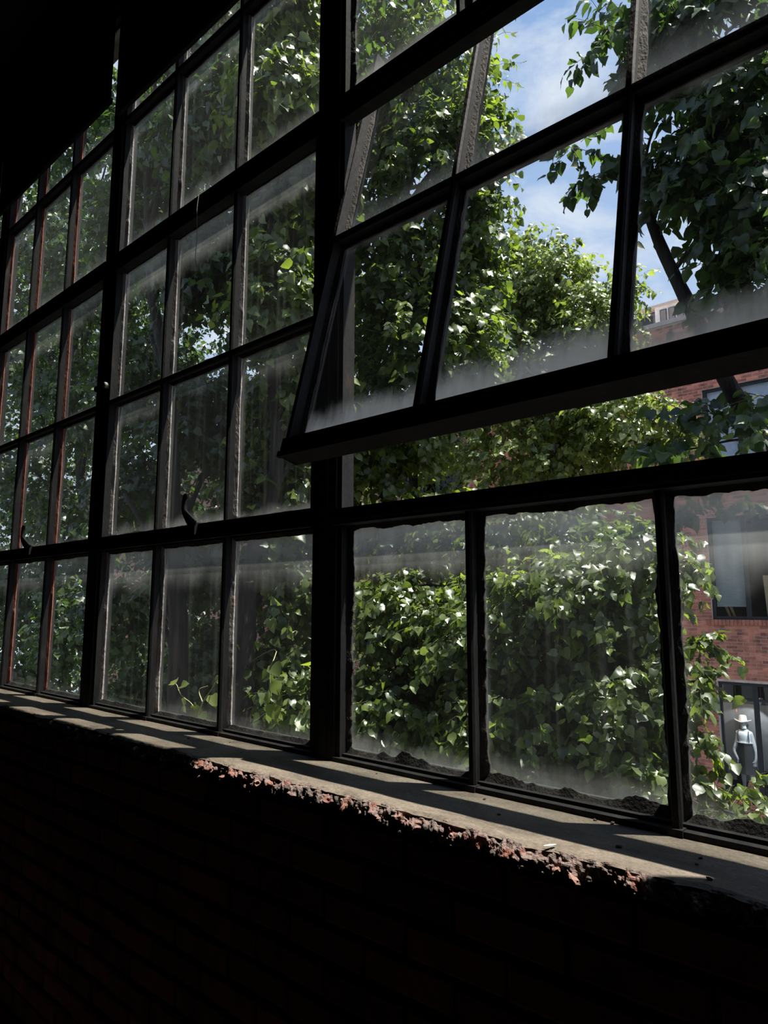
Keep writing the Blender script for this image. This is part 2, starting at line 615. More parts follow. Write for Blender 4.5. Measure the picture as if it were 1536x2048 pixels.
def catmull(P, n=8):
    P = np.asarray(P, float)
    Q = np.vstack([2 * P[0] - P[1], P, 2 * P[-1] - P[-2]])
    res = []
    for i in range(1, len(Q) - 2):
        p0, p1, p2, p3 = Q[i - 1:i + 3]
        for t in np.linspace(0, 1, n, endpoint=False):
            res.append(0.5 * ((2 * p1) + (-p0 + p2) * t + (2 * p0 - 5 * p1 + 4 * p2 - p3) * t * t + (-p0 + 3 * p1 - 3 * p2 + p3) * t ** 3))
    res.append(P[-1])
    return np.array(res)


def fbm(x, seed, f=1.0, oct=4):
    """smooth 1-D value noise, -1..1"""
    x = np.asarray(x, float)
    r = np.zeros_like(x)
    a = 1.0
    g = np.random.default_rng(seed)
    tab = g.uniform(-1, 1, 4096)
    for k in range(oct):
        y = x * f + 37.1 * k + 1000
        i = np.floor(y).astype(int)
        t = y - i
        t = t * t * (3 - 2 * t)
        r += a * (tab[i % 4096] * (1 - t) + tab[(i + 1) % 4096] * t)
        f *= 2.1
        a *= 0.55
    return r / 1.9


# ------------------------------------------------------------------ the room shell
PW = 0.40                 # pane pitch
MUL = 0.075               # mullion between two bays
BAY = 3 * PW + MUL
ZF = -1.05                # floor
ZC = 3.5                  # ceiling
HEAD = 2.96               # window head
XL, XR = -2 * BAY - BAY - MUL, 2 * BAY
FACE = -0.195             # inner face of the wall under the sill
RX0, RX1, RY0 = -8.5, 6.5, -9.0

tag(MB().box(RX0, RX1, RY0, 0.2, ZF - 0.1, ZF).build('floor', MT['black_room']), 'dark unlit floor', kind='structure')
tag(MB().box(RX0, RX1, RY0, 0.2, ZC, ZC + 0.15).build('ceiling', MT['black_room']), 'dark unlit ceiling', kind='structure')
tag(MB().box(RX0 - 0.2, RX0, RY0, 0.2, ZF - 0.1, ZC + 0.15).build('wall_left', MT['black_room']), 'dark end wall', kind='structure')
tag(MB().box(RX1, RX1 + 0.2, RY0, 0.2, ZF - 0.1, ZC + 0.15).build('wall_right', MT['black_room']), 'dark end wall', kind='structure')
tag(MB().box(RX0 - 0.2, RX1 + 0.2, RY0 - 0.2, RY0, ZF - 0.1, ZC + 0.15).build('wall_back', MT['black_room']), 'dark back wall', kind='structure')
wb = MB()
wb.box(RX0, RX1, FACE + 0.012, 0.11, ZF, -0.045)
wb.box(RX0, XL - 0.02, FACE, 0.11, -0.045, ZC)
wb.box(XR + 0.02, RX1, FACE, 0.11, -0.045, ZC)
wb.box(XL - 0.02, XR + 0.02, -0.03, 0.11, HEAD, ZC)
wall = tag(wb.build('wall_window', MT['dark_mortar']), 'sooty brick wall under and around the steel windows', kind='structure')

# bricks of the inner wall: shared meshes, slightly uneven
brick_meshes = []
for k in range(8):
    g = np.random.default_rng(50 + k)
    L_, H_, D_ = 0.203, 0.060, 0.05
    mb = MB()
    ins = 0.006
    ring = lambda dy, e: [(-L_ / 2 + e + g.uniform(-.002, .002), dy, -H_ / 2 + e + g.uniform(-.002, .002)), (L_ / 2 - e + g.uniform(-.002, .002), dy, -H_ / 2 + e + g.uniform(-.002, .002)),
                          (L_ / 2 - e + g.uniform(-.002, .002), dy, H_ / 2 - e + g.uniform(-.002, .002)), (-L_ / 2 + e + g.uniform(-.002, .002), dy, H_ / 2 - e + g.uniform(-.002, .002))]
    v = ring(D_, 0) + ring(0.005, 0) + ring(0, ins)
    f = []
    for a in (0, 4):
        for j in range(4):
            f.append((a + j, a + (j + 1) % 4, a + 4 + (j + 1) % 4, a + 4 + j))
    f.append((8, 9, 10, 11))
    f.append((3, 2, 1, 0))
    mb.add(v, f)
    me = bpy.data.meshes.new('brick')
    me.from_pydata(np.concatenate(mb.v).tolist(), [], mb.f)
    me.materials.append(MT['brick_in'])
    brick_meshes.append(me)
for row in range(14):
    z = -0.083 - row * 0.0715
    off = (row % 2) * 0.1065
    for c in range(22):
        x = -3.15 + off + c * 0.213
        u_, v_, d_ = to_px(np.array([[x, FACE, z]]))
        if d_[0] < 0.1 or u_[0] < -160 or u_[0] > 1700 or v_[0] > 2150:
            continue
        o = link('brick', random.choice(brick_meshes), None, wall)
        o.location = (x, FACE - random.uniform(0.0, 0.008), z)
        o.rotation_euler = (random.uniform(-.01, .01), random.uniform(-.012, .012), random.uniform(-.012, .012))

# ------------------------------------------------------------------ the sill slab with its broken front edge
xs = np.arange(-4.2, 2.7, 0.0065)
front = -0.213 + 0.011 * fbm(xs, 3, 3.2) + 0.012 * fbm(xs, 4, 19, 5)
thick = 0.030 + 0.012 * fbm(xs, 5, 5) + 0.010 * fbm(xs, 6, 26)
prof = []
under = FACE + 0.02
for k, (fy, dz) in enumerate([(None, 0), (0.6, 0), (0.85, 0), (0.95, -0.001), (1.0, -0.005), (0.975, 0.45), (0.955, 0.8), (0.94, 1.0), ('u', 1.05), ('b', 1.05)]):
    if fy is None:
        y = np.full_like(xs, 0.105)
    elif fy == 'u':
        y = np.full_like(xs, under)
    elif fy == 'b':
        y = np.full_like(xs, 0.105)
    else:
        y = front * fy
    if k >= 4:
        y = y + (0.006 * fbm(xs, 20 + k, 30) if k in (5, 6, 7) else 0)
    z = np.zeros_like(xs) + (dz if dz <= 0 else 0) if dz <= 0 else -thick * dz
    if k in (1, 2, 3):
        z = z + 0.0012 * fbm(xs, 60 + k, 9)
    if fy in ('b',):
        z = np.full_like(xs, -0.05)
    prof.append(np.stack([xs, y, z], 1))
prof = np.stack(prof, 1)           # (n, k, 3)
n, k, _ = prof.shape
idx = np.arange(n * k).reshape(n, k)
F = []
for j in range(k):
    j2 = (j + 1) % k
    F += list(zip(idx[:-1, j].tolist(), idx[1:, j].tolist(), idx[1:, j2].tolist(), idx[:-1, j2].tolist()))
mb = MB()
mb.add(prof.reshape(-1, 3), F)
sill = tag(mb.build('window_sill', MT['sill']), 'worn concrete window sill with a broken crumbling front edge', kind='structure')

def noise2(x, y, seed):
    tab = np.random.default_rng(seed).uniform(-1, 1, (256, 256))
    i, j = np.floor(x).astype(int), np.floor(y).astype(int)
    a, b = x - i, y - j
    a, b = a * a * (3 - 2 * a), b * b * (3 - 2 * b)
    q = lambda p, r: tab[p % 256, r % 256]
    return (q(i, j) * (1 - a) + q(i + 1, j) * a) * (1 - b) + (q(i, j + 1) * (1 - a) + q(i + 1, j + 1) * a) * b


ex = np.arange(-2.7, 1.5, 0.0032)
er = 15
dep = 0.028 + 0.012 * fbm(ex, 41, 7) + 0.010 * fbm(ex, 42, 33)
lo = np.clip((ex + 0.75) / 0.5, 0.25, 1) * np.clip((1.35 - ex) / 0.35, 0.4, 1)
rows = []
for k in range(er + 1):
    q = k / er
    zz = -0.003 - dep * q
    nn = 0.55 * noise2(ex * 45, zz * 45 + 9, 1) + 0.35 * noise2(ex * 110, zz * 110 + 4, 2) + 0.25 * noise2(ex * 260, zz * 260, 3)
    yy = np.interp(ex, xs, front) + 0.004 - lo * (0.010 * math.sin(q * 2.6) + 0.017 * nn * (0.25 + q))
    if k == er:
        yy = np.full_like(ex, FACE + 0.015)
    rows.append(np.stack([ex, yy, zz + 0.004 * nn], 1))
rows = np.stack(rows, 1)
idx = np.arange(len(ex) * (er + 1)).reshape(len(ex), er + 1)
F = []
for j in range(er):
    F += list(zip(idx[:-1, j].tolist(), idx[1:, j].tolist(), idx[1:, j + 1].tolist(), idx[:-1, j + 1].tolist()))
edge = MB().add(rows.reshape(-1, 3), F).build('broken_edge', MT['rubble'], sill)
tag(edge, 'crumbling brick and mortar edge under the sill')

# crumbled brick and mortar under the edge, each a lump of its own
lump = []
phi = (1 + 5 ** .5) / 2
ICO = np.array([(-1, phi, 0), (1, phi, 0), (-1, -phi, 0), (1, -phi, 0), (0, -1, phi), (0, 1, phi), (0, -1, -phi), (0, 1, -phi), (phi, 0, -1), (phi, 0, 1), (-phi, 0, -1), (-phi, 0, 1)]) / math.hypot(1, phi)
IF = [(0, 11, 5), (0, 5, 1), (0, 1, 7), (0, 7, 10), (0, 10, 11), (1, 5, 9), (5, 11, 4), (11, 10, 2), (10, 7, 6), (7, 1, 8), (3, 9, 4), (3, 4, 2), (3, 2, 6), (3, 6, 8), (3, 8, 9), (4, 9, 5), (2, 4, 11), (6, 2, 10), (8, 6, 7), (9, 8, 1)]


def subdiv(V, Fc):
    V = [tuple(v) for v in V]
    cache, R = {}, []

    def midp(a, b):
        key = (min(a, b), max(a, b))
        if key not in cache:
            m = np.array(V[a]) + np.array(V[b])
            V.append(tuple(m / np.linalg.norm(m)))
            cache[key] = len(V) - 1
        return cache[key]
    for a, b, c in Fc:
        ab, bc, ca = midp(a, b), midp(b, c), midp(c, a)
        R += [(a, ab, ca), (b, bc, ab), (c, ca, bc), (ab, bc, ca)]
    return np.array(V), R


V1, F1 = subdiv(ICO, IF)
for k in range(10):
    g = np.random.default_rng(90 + k)
    r = 1 + 0.28 * g.normal(size=len(V1)).clip(-1.6, 1.6)
    me = bpy.data.meshes.new('fragment')
    me.from_pydata((V1 * r[:, None]).tolist(), [], F1)
    lump.append(me)
lm_m, lm_b = [], []
for me in lump:
    a = me.copy()
    a.materials.append(MT['mortar'])
    lm_m.append(a)
    b = me.copy()
    b.materials.append(MT['brick_bit'])
    lm_b.append(b)
for k in range(150):
    x = random.uniform(-1.2, 0.9)
    s = random.uniform(0.002, 0.0075)
    br = random.random() < 0.5
    yf = float(np.interp(x, xs, front))
    zt = float(np.interp(x, xs, thick))
    z = -random.uniform(0.35, 1.25) * zt - 0.002
    o = link('brick_fragment' if br else 'mortar_crumb', random.choice(lm_b if br else lm_m), None, sill)
    o.location = (x, yf - random.uniform(-0.006, 0.014), z)
    o.scale = (s * random.uniform(.8, 1.7), s * random.uniform(.7, 1.2), s * random.uniform(.6, 1.2))
    o.rotation_euler = [random.uniform(0, 6.28) for _ in range(3)]

# loose bits on the sill
for k, (u, v, s, m, lab) in enumerate([(1100, 1690, 0.010, 'stone', 'long pale paint flake lying on the concrete sill')]):
    p = W(u, v, -0.15)
    d = _f + _r * (u - 768) / FPX - _u * (v - 1024) / FPX
    p = CAM + d * (0.003 - CAM[2]) / d[2]
    o = MB().add([(-1.0, -.2, 0), (.2, -.28, .02), (1.1, -.1, .05), (.9, .2, .04), (-.2, .22, .02), (-1.1, .1, 0), (0, 0, .16)],
                 [(0, 1, 6), (1, 2, 6), (2, 3, 6), (3, 4, 6), (4, 5, 6), (5, 0, 6), (5, 4, 3, 2, 1, 0)]).build('paint_flake', MT[m])
    o.location = p
    o.scale = (s, s, s)
    o.rotation_euler = (0, 0, 0.95)
    tag(o, lab, 'paint flake')
g = np.random.default_rng(5)
for k in range(14):
    x = g.uniform(0.5, 0.95) if k % 2 else g.uniform(-1.4, 0.9)
    y = g.uniform(-0.18, -0.03)
    o = link('grit_crumb', random.choice(lm_m), None)
    s = g.uniform(0.0015, 0.0035)
    o.location = (x, y, s * 0.5)
    o.scale = (s * 1.4, s, s * .6)
    o.rotation_euler = (0, 0, g.uniform(0, 6))
    tag(o, 'tiny crumb of grit lying on the concrete sill', 'grit', 'crumbs of grit on the sill')


# ------------------------------------------------------------------ steel windows
GY0, GY1 = 0.010, 0.014      # glass thickness


def pane(parent, x0, x1, z0, z1, fn, dirt):
    """one sheet of glass, with its 0..1 map for the dirt"""
    mb = MB().box(x0, x1, GY0, GY1, z0, z1)
    raw = np.concatenate(mb.v)
    mb.map(fn)
    o = mb.build('pane', MT['glass'], parent)
    me = o.data
    uvl = me.uv_layers.new(name='pane')
    for lp in me.loops:
        p = raw[lp.vertex_index]
        uvl.data[lp.index].uv = ((p[0] - x0) / (x1 - x0), (p[2] - z0) / (z1 - z0))
    for kk, vv in dirt.items():
        o[kk] = float(vv)
    return o


def putty(parent, x0, x1, z0, z1, fn, rag, seed, wid=0.009):
    """ragged bead of putty running round one pane on the room side"""
    n = 64 if max(rag) > 0.005 else 36
    sides = []
    # walk round: bottom, right, top, left
    per = []
    for sd in range(4):
        t = np.linspace(0, 1, n, endpoint=False)
        if sd == 0:
            P = np.stack([x0 + (x1 - x0) * t, np.full(n, z0)], 1); Nn = (0, 1)
        elif sd == 1:
            P = np.stack([np.full(n, x1), z0 + (z1 - z0) * t], 1); Nn = (-1, 0)
        elif sd == 2:
            P = np.stack([x1 - (x1 - x0) * t, np.full(n, z1)], 1); Nn = (0, -1)
        else:
            P = np.stack([np.full(n, x0), z1 - (z1 - z0) * t], 1); Nn = (1, 0)
        per.append((P, Nn))
    outer, inner = [], []
    for sd, (P, Nn) in enumerate(per):
        t = np.linspace(0, 1, n, endpoint=False)
        w_ = wid * (1 + 0.25 * fbm(t * 6, seed * 7 + sd, 1.0)) + rag[sd] * np.clip(fbm(t * 6, seed * 7 + sd + 3, 1.0, 6) + 0.25 + 0.35 * np.abs(fbm(t * 38, seed * 7 + sd + 5, 1.0, 3)), 0, 2)
        I = P + np.array(Nn)[None] * w_[:, None]
        # corner mitre
        I[:, 0] = np.clip(I[:, 0], x0 + wid * 0.9, x1 - wid * 0.9)
        I[:, 1] = np.clip(I[:, 1], z0 + wid * 0.9, z1 - wid * 0.9)
        outer.append(P)
        inner.append(I)
    O, I = np.concatenate(outer), np.concatenate(inner)
    m = len(O)
    yo = 0.000
    v = [(p[0], yo, p[1]) for p in O] + [((p[0] + q[0]) / 2, 0.0035, (p[1] + q[1]) / 2) for p, q in zip(O, I)] + [(q[0], GY0 - 0.003, q[1]) for q in I] + \
        [(q[0], GY0 + 0.001, q[1]) for q in I] + [(p[0], GY0 + 0.001, p[1]) for p in O]
    f = []
    for a in range(4):
        for i in range(m):
            j = (i + 1) % m
            f.append((a * m + i, a * m + j, (a + 1) * m + j, (a + 1) * m + i))
    mb = MB().add(v, f).map(fn)
    o = mb.build('putty', MT['putty'], parent)
    o.data.materials.append(MT['bead_dark' if rag[1] > 0.006 else ('bead_rust' if 300 <= seed < 500 else 'bead')])
    mi = np.array([1 if 3 * n <= (i % m) else 0 for i in range(len(f))], dtype=np.int32)  # left strip lighter, other sides black: sun and shade painted on
    o.data.polygons.foreach_set('material_index', mi)
    return o


def muntin_v(parent, x, z0, z1, fn, foot=False):
    """upright glazing bar: outer flange, web, rounded inner bead"""
    w2 = 0.0045
    poly = [(x - 0.013, 0.022), (x - 0.013, 0.0145), (x - w2, 0.0145), (x - w2, -0.014), (x - 0.0075, -0.017), (x - 0.0085, -0.022), (x - 0.005, -0.027),
            (x + 0.005, -0.027), (x + 0.0085, -0.022), (x + 0.0075, -0.017), (x + w2, -0.014), (x + w2, 0.0145), (x + 0.013, 0.0145), (x + 0.013, 0.022)]
    mb = MB().prism(poly, 'z', z0, z1)
    if foot:
        mb.box(x - 0.012, x + 0.012, -0.034, 0.012, z0 - 0.001, z0 + 0.012)
    mb.map(fn)
    return mb.build('muntin', MT['steel'], parent)


def muntin_h(parent, x0, x1, z, fn):
    w2 = 0.0045
    poly = [(0.022, z - 0.012), (0.0145, z - 0.012), (0.0145, z - w2), (-0.012, z - w2), (-0.015, z - 0.010), (-0.021, z - 0.011), (-0.026, z - 0.007),
            (-0.026, z + 0.007), (-0.021, z + 0.011), (-0.015, z + 0.010), (-0.012, z + w2), (0.0145, z + w2), (0.0145, z + 0.012), (0.022, z + 0.012)]
    mb = MB().prism(poly, 'x', x0, x1).map(fn)
    return mb.build('crossbar', MT['steel'], parent)


def latch(parent, x, z):
    """cam handle on the bottom rail of a closed sash"""
    mb = MB()
    mb.box(x - 0.016, x + 0.016, -0.046, -0.028, z - 0.022, z + 0.016)
    mb.tube(catmull([(x + 0.012, -0.05, z + 0.010), (x + 0.002, -0.06, z + 0.028), (x - 0.012, -0.066, z + 0.052), (x - 0.013, -0.066, z + 0.085), (x - 0.006, -0.066, z + 0.104)], 6),
            np.interp(np.linspace(0, 1, 25), [0, .2, .6, .9, 1], [0.016, 0.013, 0.0075, 0.0085, 0.006]), 8)
    mb.tube([(x - 0.008, -0.05, z + 0.024), (x - 0.026, -0.052, z + 0.029)], [0.004, 0.003], 6)
    return mb.build('latch_handle', MT['steel'], parent, smooth=False)


ZT = 0.572     # underside of the lower transom
ZU0, ZU1 = 1.690, 1.765   # upper transom


def haze(kind, j=0):
    r = random.uniform
    base = dict(film=r(0.001, 0.006), streak=r(0.0, 0.025), haze_top=0.3, haze_low=0.2, top_amount=0.3, low_amount=0.25)
    if kind == 'low':
        base.update(haze_top=r(0.26, 0.34), top_amount=r(0.26, 0.34), haze_low=r(0.06, 0.12), low_amount=r(0.06, 0.12))
    elif kind == 'sash_low':
        base.update(haze_top=r(0.14, 0.26), top_amount=r(0.10, 0.22), haze_low=r(0.06, 0.12), low_amount=r(0.10, 0.2))
    elif kind == 'sash_top':
        base.update(haze_top=r(0.24, 0.34), top_amount=r(0.24, 0.36), haze_low=r(0.05, 0.1), low_amount=r(0.08, 0.16))
    elif kind == 'open_low':
        base.update(haze_top=0.08, top_amount=0.12, haze_low=r(0.18, 0.22), low_amount=r(0.78, 0.85), streak=0.0)  # strong low haze: dirt with the sunlit band painted in
    elif kind == 'open_top':
        base.update(haze_top=0.22, top_amount=0.15, haze_low=r(0.2, 0.26), low_amount=r(0.2, 0.26), streak=0.03)
    elif kind == 'high':
        base.update(haze_top=r(0.12, 0.2), top_amount=r(0.2, 0.3), haze_low=r(0.12, 0.2), low_amount=r(0.14, 0.22), film=r(0.008, 0.018))
    return base


def window_bay(n, X0, open_sash, ragged, label, has_latch):
    win = empty('window_%d' % n, (X0 + 1.5 * PW, 0, 0))
    tag(win, label, kind='structure')
    xa, xb = X0, X0 + 3 * PW
    fn = None

    def dim(d):
        f_ = {1: 1.2, 2: 0.58, 3: 0.45, 4: 0.45, 5: 0.8}[n]
        d['top_amount'] *= f_
        d['low_amount'] *= f_
        return d
    # outer frame
    fr = MB()
    fr.box(xa - 0.004, xa + 0.016, -0.020, 0.022, 0.0, HEAD)
    fr.box(xb - 0.016, xb + 0.004, -0.020, 0.022, 0.0, HEAD)
    fr.box(xa, xb, 0.012, 0.022, 0, 0.026)
    fr.box(xa, xb, -0.030, 0.016, -0.003, 0.010)
    fr.box(xa, xb, -0.012, 0.016, 0.010, 0.017)
    fr.box(xa, xb, -0.020, 0.022, HEAD - 0.03, HEAD)
    fr.build('frame', MT['steel'], win)
    # transoms
    yin = -0.042 if open_sash else -0.004
    tb = MB().box(xa, xb, yin, 0.030, ZT, ZT + 0.040)
    tb.box(xa, xb, yin - 0.006, yin + 0.01, ZT + 0.008, ZT + 0.015)
    tb.build('transom', MT['steel'], win)
    tb = MB().box(xa, xb, -0.032, 0.004, ZU0, ZU1)
    tb.box(xa, xb, -0.038, -0.03, ZU0 + 0.028, ZU0 + 0.036)
    tb.box(xa, xb, 0.0, 0.022, ZU0 + 0.03, ZU1)
    tb.build('transom', MT['steel'], win)
    # fixed rows: below the lower transom, two rows above the upper one
    ZB = 2.358
    muntin_h(win, xa, xb, ZB, None)
    for z0, z1, kind in ((0.016, ZT, 'low'), (ZU1, ZB - 0.004, 'high'), (ZB + 0.004, HEAD - 0.03, 'high')):
        for c in range(3):
            px0 = xa + c * PW + (0.016 if c == 0 else 0.0045)
            px1 = xa + (c + 1) * PW - (0.016 if c == 2 else 0.0045)
            d = dim(haze(kind))
            pane(win, px0, px1, z0, z1, None, d)
            rg = [ragged * (1.6 if kind == 'low' else 0.5), ragged * 1.1, ragged * 0.9, ragged * 1.1]
            putty(win, px0, px1, z0, z1, None, rg, n * 100 + int(z0 * 10) * 3 + c)
        for c in (1, 2):
            muntin_v(win, xa + c * PW, 0.0 if kind == 'low' else z0, z1 + 0.004, None, foot=(kind == 'low'))
    # the pivoted sash
    sx0, sx1 = xa + 0.008, xb - 0.008
    if open_sash:
        th, y0, z0, L1, L2 = 0.249, -0.1775, 0.753, 0.588, 1.22

        def fn(v):
            return np.stack([v[:, 0], y0 + v[:, 2] * math.sin(th) + v[:, 1] * math.cos(th), z0 + v[:, 2] * math.cos(th) - v[:, 1] * math.sin(th)], 1)
    else:
        z0, L1, L2 = 0.624, 0.528, 1.075

        def fn(v):
            return np.stack([v[:, 0], v[:, 1], z0 + v[:, 2]], 1)
    sb = MB()
    sb.box(sx0, sx1, -0.034, 0.003 if not open_sash else 0.020, -0.046, 0.0)      # bottom rail
    sb.box(sx0, sx1, -0.040, -0.030, -0.050, -0.036)
    sb.box(sx0, sx1, 0.006, 0.028, L2, L2 + 0.045)                               # top rail
    for a, b in ((sx0, sx0 + 0.012), (sx1 - 0.012, sx1)):
        sb.box(a, b, -0.026, 0.020, -0.046, L2 + 0.045)
    for a, b in ((sx0, sx0 + 0.022), (sx1 - 0.022, sx1)):
        sb.box(a, b, 0.0145, 0.021, -0.03, L2 + 0.02)
    sb.map(fn)
    sash = sb.build('sash', MT['steel'], win)
    muntin_h(sash, sx0 + 0.01, sx1 - 0.01, L1, fn)
    for c in (1, 2):
        muntin_v(sash, xa + c * PW, 0.0, L2, fn)
    for a, b, kind in ((0.0, L1 - 0.0045, 'low'), (L1 + 0.0045, L2, 'top')):
        for c in range(3):
            px0 = sx0 + 0.012 if c == 0 else xa + c * PW + 0.0045
            px1 = sx1 - 0.012 if c == 2 else xa + (c + 1) * PW - 0.0045
            pane(sash, px0, px1, a, b, fn, dim(haze(('open_' if open_sash else 'sash_') + kind)))
            rg = [ragged * (1.3 if kind == 'low' else 0.5), ragged * 0.8, ragged * 0.5, ragged * 0.5]
            putty(sash, px0, px1, a, b, fn, rg, n * 100 + 50 + c + (10 if kind == 'low' else 0))
    if has_latch:
        latch(sash, xa + 1.5 * PW + 0.055, z0 - 0.012)
    # pivot knobs on the jambs
    for sgn, xx in ((1, xa), (-1, xb)):
        mb = MB().tube([(xx, -0.018, 1.22), (xx, -0.040, 1.222), (xx, -0.043, 1.222)], [0.012, 0.012, 0.009], 12)
        mb.build('pivot_knob', MT['brass'] if (n == 2 and sgn == 1) else MT['steel'], win)
    return win


window_bay(1, 0.0, True, 0.010, 'black steel window bay with its sash tilted open into the room', False)
window_bay(2, -BAY, False, 0.0035, 'black steel window bay with closed sash beside the open one', True)
window_bay(3, -2 * BAY, False, 0.003, 'black steel window bay with closed sash below the lower hanging shade', True)
window_bay(4, -3 * BAY, False, 0.003, 'black steel window bay farthest along the wall', True)
window_bay(5, BAY, False, 0.004, 'black steel window bay next to the open one', True)

# mullions between the bays
for k, xc in enumerate([-MUL / 2 - 3 * BAY, -MUL / 2 - 2 * BAY, -MUL / 2 - BAY, -MUL / 2, BAY - MUL / 2, 2 * BAY - MUL / 2]):
    mb = MB()
    mb.box(xc - 0.040, xc + 0.040, -0.028, 0.018, -0.002, HEAD)
    mb.box(xc - 0.026, xc + 0.026, 0.018, 0.045, -0.002, HEAD)
    mb.box(xc - 0.014, xc + 0.014, -0.034, -0.027, 0.0, HEAD)
    t = mb.build('trim_%d' % (k + 1), MT['steel'])
    tag(t, 'black steel mullion between two window bays', kind='structure')
    for z in (0.12, 0.6, 1.1, 1.72, 2.3):
        b = MB().tube([(xc, -0.033, z), (xc, -0.038, z)], [0.007, 0.005], 6).build('bolt', MT['steel'], t)

# black shades hanging in front of the tops of two bays
for nm, xa, xb, zb, lab in (('roller_shade', -2 * BAY - 0.05, -1.340, 2.472, 'black window shade drawn down a little lower, beside the bare mullion strip'),
                            ('roller_shade', -BAY + 0.005, -0.07, 2.372, 'black window shade ending level with the upper glazing bar'),
                            ('roller_shade', -3 * BAY - 0.05, -2 * BAY - 0.06, 2.50, 'black window shade over the bay farthest along the wall')):
    e = empty(nm, ((xa + xb) / 2, -0.05, zb))
    tag(e, lab, 'window shade')
    zz = np.linspace(zb, 3.06, 9)
    k = 24
    xx = np.linspace(xa, xb, k)
    yy = -0.052 - 0.003 * np.sin(xx * 9)[:, None] + 0.0 * zz[None]
    v = [(xx[i], yy[i, j], zz[j]) for i in range(k) for j in range(9)] + [(xx[i], yy[i, j] - 0.002, zz[j]) for i in range(k) for j in range(9)]
    f = []
    o2 = k * 9
    for i in range(k - 1):
        for j in range(8):
            a = i * 9 + j
            f += [(a, a + 9, a + 10, a + 1), (o2 + a, o2 + a + 1, o2 + a + 10, o2 + a + 9)]
    MB().add(v, f).build('cloth', MT['shade'], e)
    MB().box(xa, xb, -0.060, -0.046, zb - 0.008, zb + 0.014).build('hem_bar', MT['shade'], e)
    MB().tube([(xa - 0.0, -0.058, 3.06), (xb + 0.0, -0.058, 3.06)], 0.028, 12).build('roller', MT['shade'], e)

# string dangling from the upper transom of the second bay
ps = [W(398, 388, -0.037), W(394, 420, -0.046), W(394, 470, -0.047), W(391, 515, -0.05), W(394, 534, -0.052)]
o = MB().tube(catmull(ps, 6), 0.0011, 5).build('string', MT['string'])
tag(o, 'thin grey string dangling from the transom of a closed window bay', 'string')

# ------------------------------------------------------------------ outside: ground and the brick building across the alley
ZG = -6.2
tag(MB().box(-45, 30, 0.3, 60, ZG - 0.1, ZG).build('ground', MT['asphalt']), 'dark asphalt alley below the window', kind='structure')

FY = 13.8
BX0, BX1, ROOF = -30.0, 12.0, 6.62
bld = empty('brick_building', (-3.0, FY, ZG))
tag(bld, 'old red brick building with dark framed windows across the alley', 'building')
# openings: x0, x1, z0, z1 (the column that shows), then the columns hidden behind the trees
WX0, WX1 = -2.965, -0.75
OPEN = [(WX0, WX1, -3.40, -1.17), (WX0 - 0.0, WX1, 0.07, 2.19), (WX0 + 0.08, WX1, 2.95, 4.97)]
XWM = -2.28
cols = [(WX0, WX1)] + [(WX0 - 4.2 * k, WX1 - 4.2 * k) for k in (1, 2, 3)] + [(WX0 + 4.2, WX1 + 4.2)]
all_open = []
for ci, (a, b) in enumerate(cols):
    for (x0, x1, z0, z1) in OPEN:
        all_open.append((x0 - WX0 + a, b, z0, z1))


def hits(x0, x1, z0, z1, pad=0.0):
    for a, b, c, d in all_open:
        if x1 > a - pad and x0 < b + pad and z1 > c - pad and z0 < d + pad:
            return True
    return False


# mortar backing wall with real openings
zc = sorted({ZG, ROOF, *[o[2] for o in all_open], *[o[3] for o in all_open]})
wbk, wfar, wfar2 = MB(), MB(), MB()
for z0, z1 in zip(zc[:-1], zc[1:]):
    zm = (z0 + z1) / 2
    cuts = sorted([(o[0], o[1]) for o in all_open if o[2] < zm < o[3]])
    x = BX0
    for a, b in cuts + [(BX1, BX1)]:
        if a > x:
            for t_, p_, q_ in ((wfar, BX0, -9.0), (wbk, -9.0, 1.45), (wfar2, 1.45, BX1)):
                lo_, hi_ = max(x, p_), min(a, q_)
                if hi_ > lo_:
                    t_.box(lo_, hi_, FY, FY + 0.3, z0, z1)
        x = b
wbk.box(BX0, BX1, FY + 0.3, FY + 9, ROOF - 0.6, ROOF - 0.5)          # flat roof
wbk.box(BX0, BX0 + 0.3, FY + 0.3, FY + 9, ZG, ROOF)
wbk.box(BX1 - 0.3, BX1, FY + 0.3, FY + 9, ZG, ROOF)
wbk.box(BX0, BX1, FY + 9, FY + 9.3, ZG, ROOF)
facade = wbk.build('facade_wall', MT['mortar_out'], bld)
wfar.build('facade_wall', MT['brick_pattern'], bld)
wfar2.build('facade_wall', MT['brick_pattern'], bld)
MB().box(BX0 - 0.05, BX1 + 0.05, FY - 0.06, FY + 0.36, ROOF, ROOF + 0.10).build('coping', MT['stone'], bld)
CH, BLN = 0.0677, 0.213
bm_ = []
for k in range(4):
    me = bpy.data.meshes.new('facade_brick')
    q = MB()
    l2, h2 = 0.1015 - 0.0006 * k, 0.0285 - 0.0004 * (k % 2)
    e = 0.004
    v = [(-l2, 0.02, -h2), (l2, 0.02, -h2), (l2, 0.02, h2), (-l2, 0.02, h2), (-l2, 0.003, -h2), (l2, 0.003, -h2), (l2, 0.003, h2), (-l2, 0.003, h2),
         (-l2 + e, 0, -h2 + e), (l2 - e, 0, -h2 + e), (l2 - e, 0, h2 - e), (-l2 + e, 0, h2 - e)]
    f = [(a + j, a + (j + 1) % 4, a + 4 + (j + 1) % 4, a + 4 + j) for a in (0, 4) for j in range(4)] + [(8, 9, 10, 11), (3, 2, 1, 0)]
    me.from_pydata(v, [], f)
    me.materials.append(MT['brick_out'])
    bm_.append((me, v, f))
cand, rest = [], []
nrow = int((ROOF - ZG) / CH)
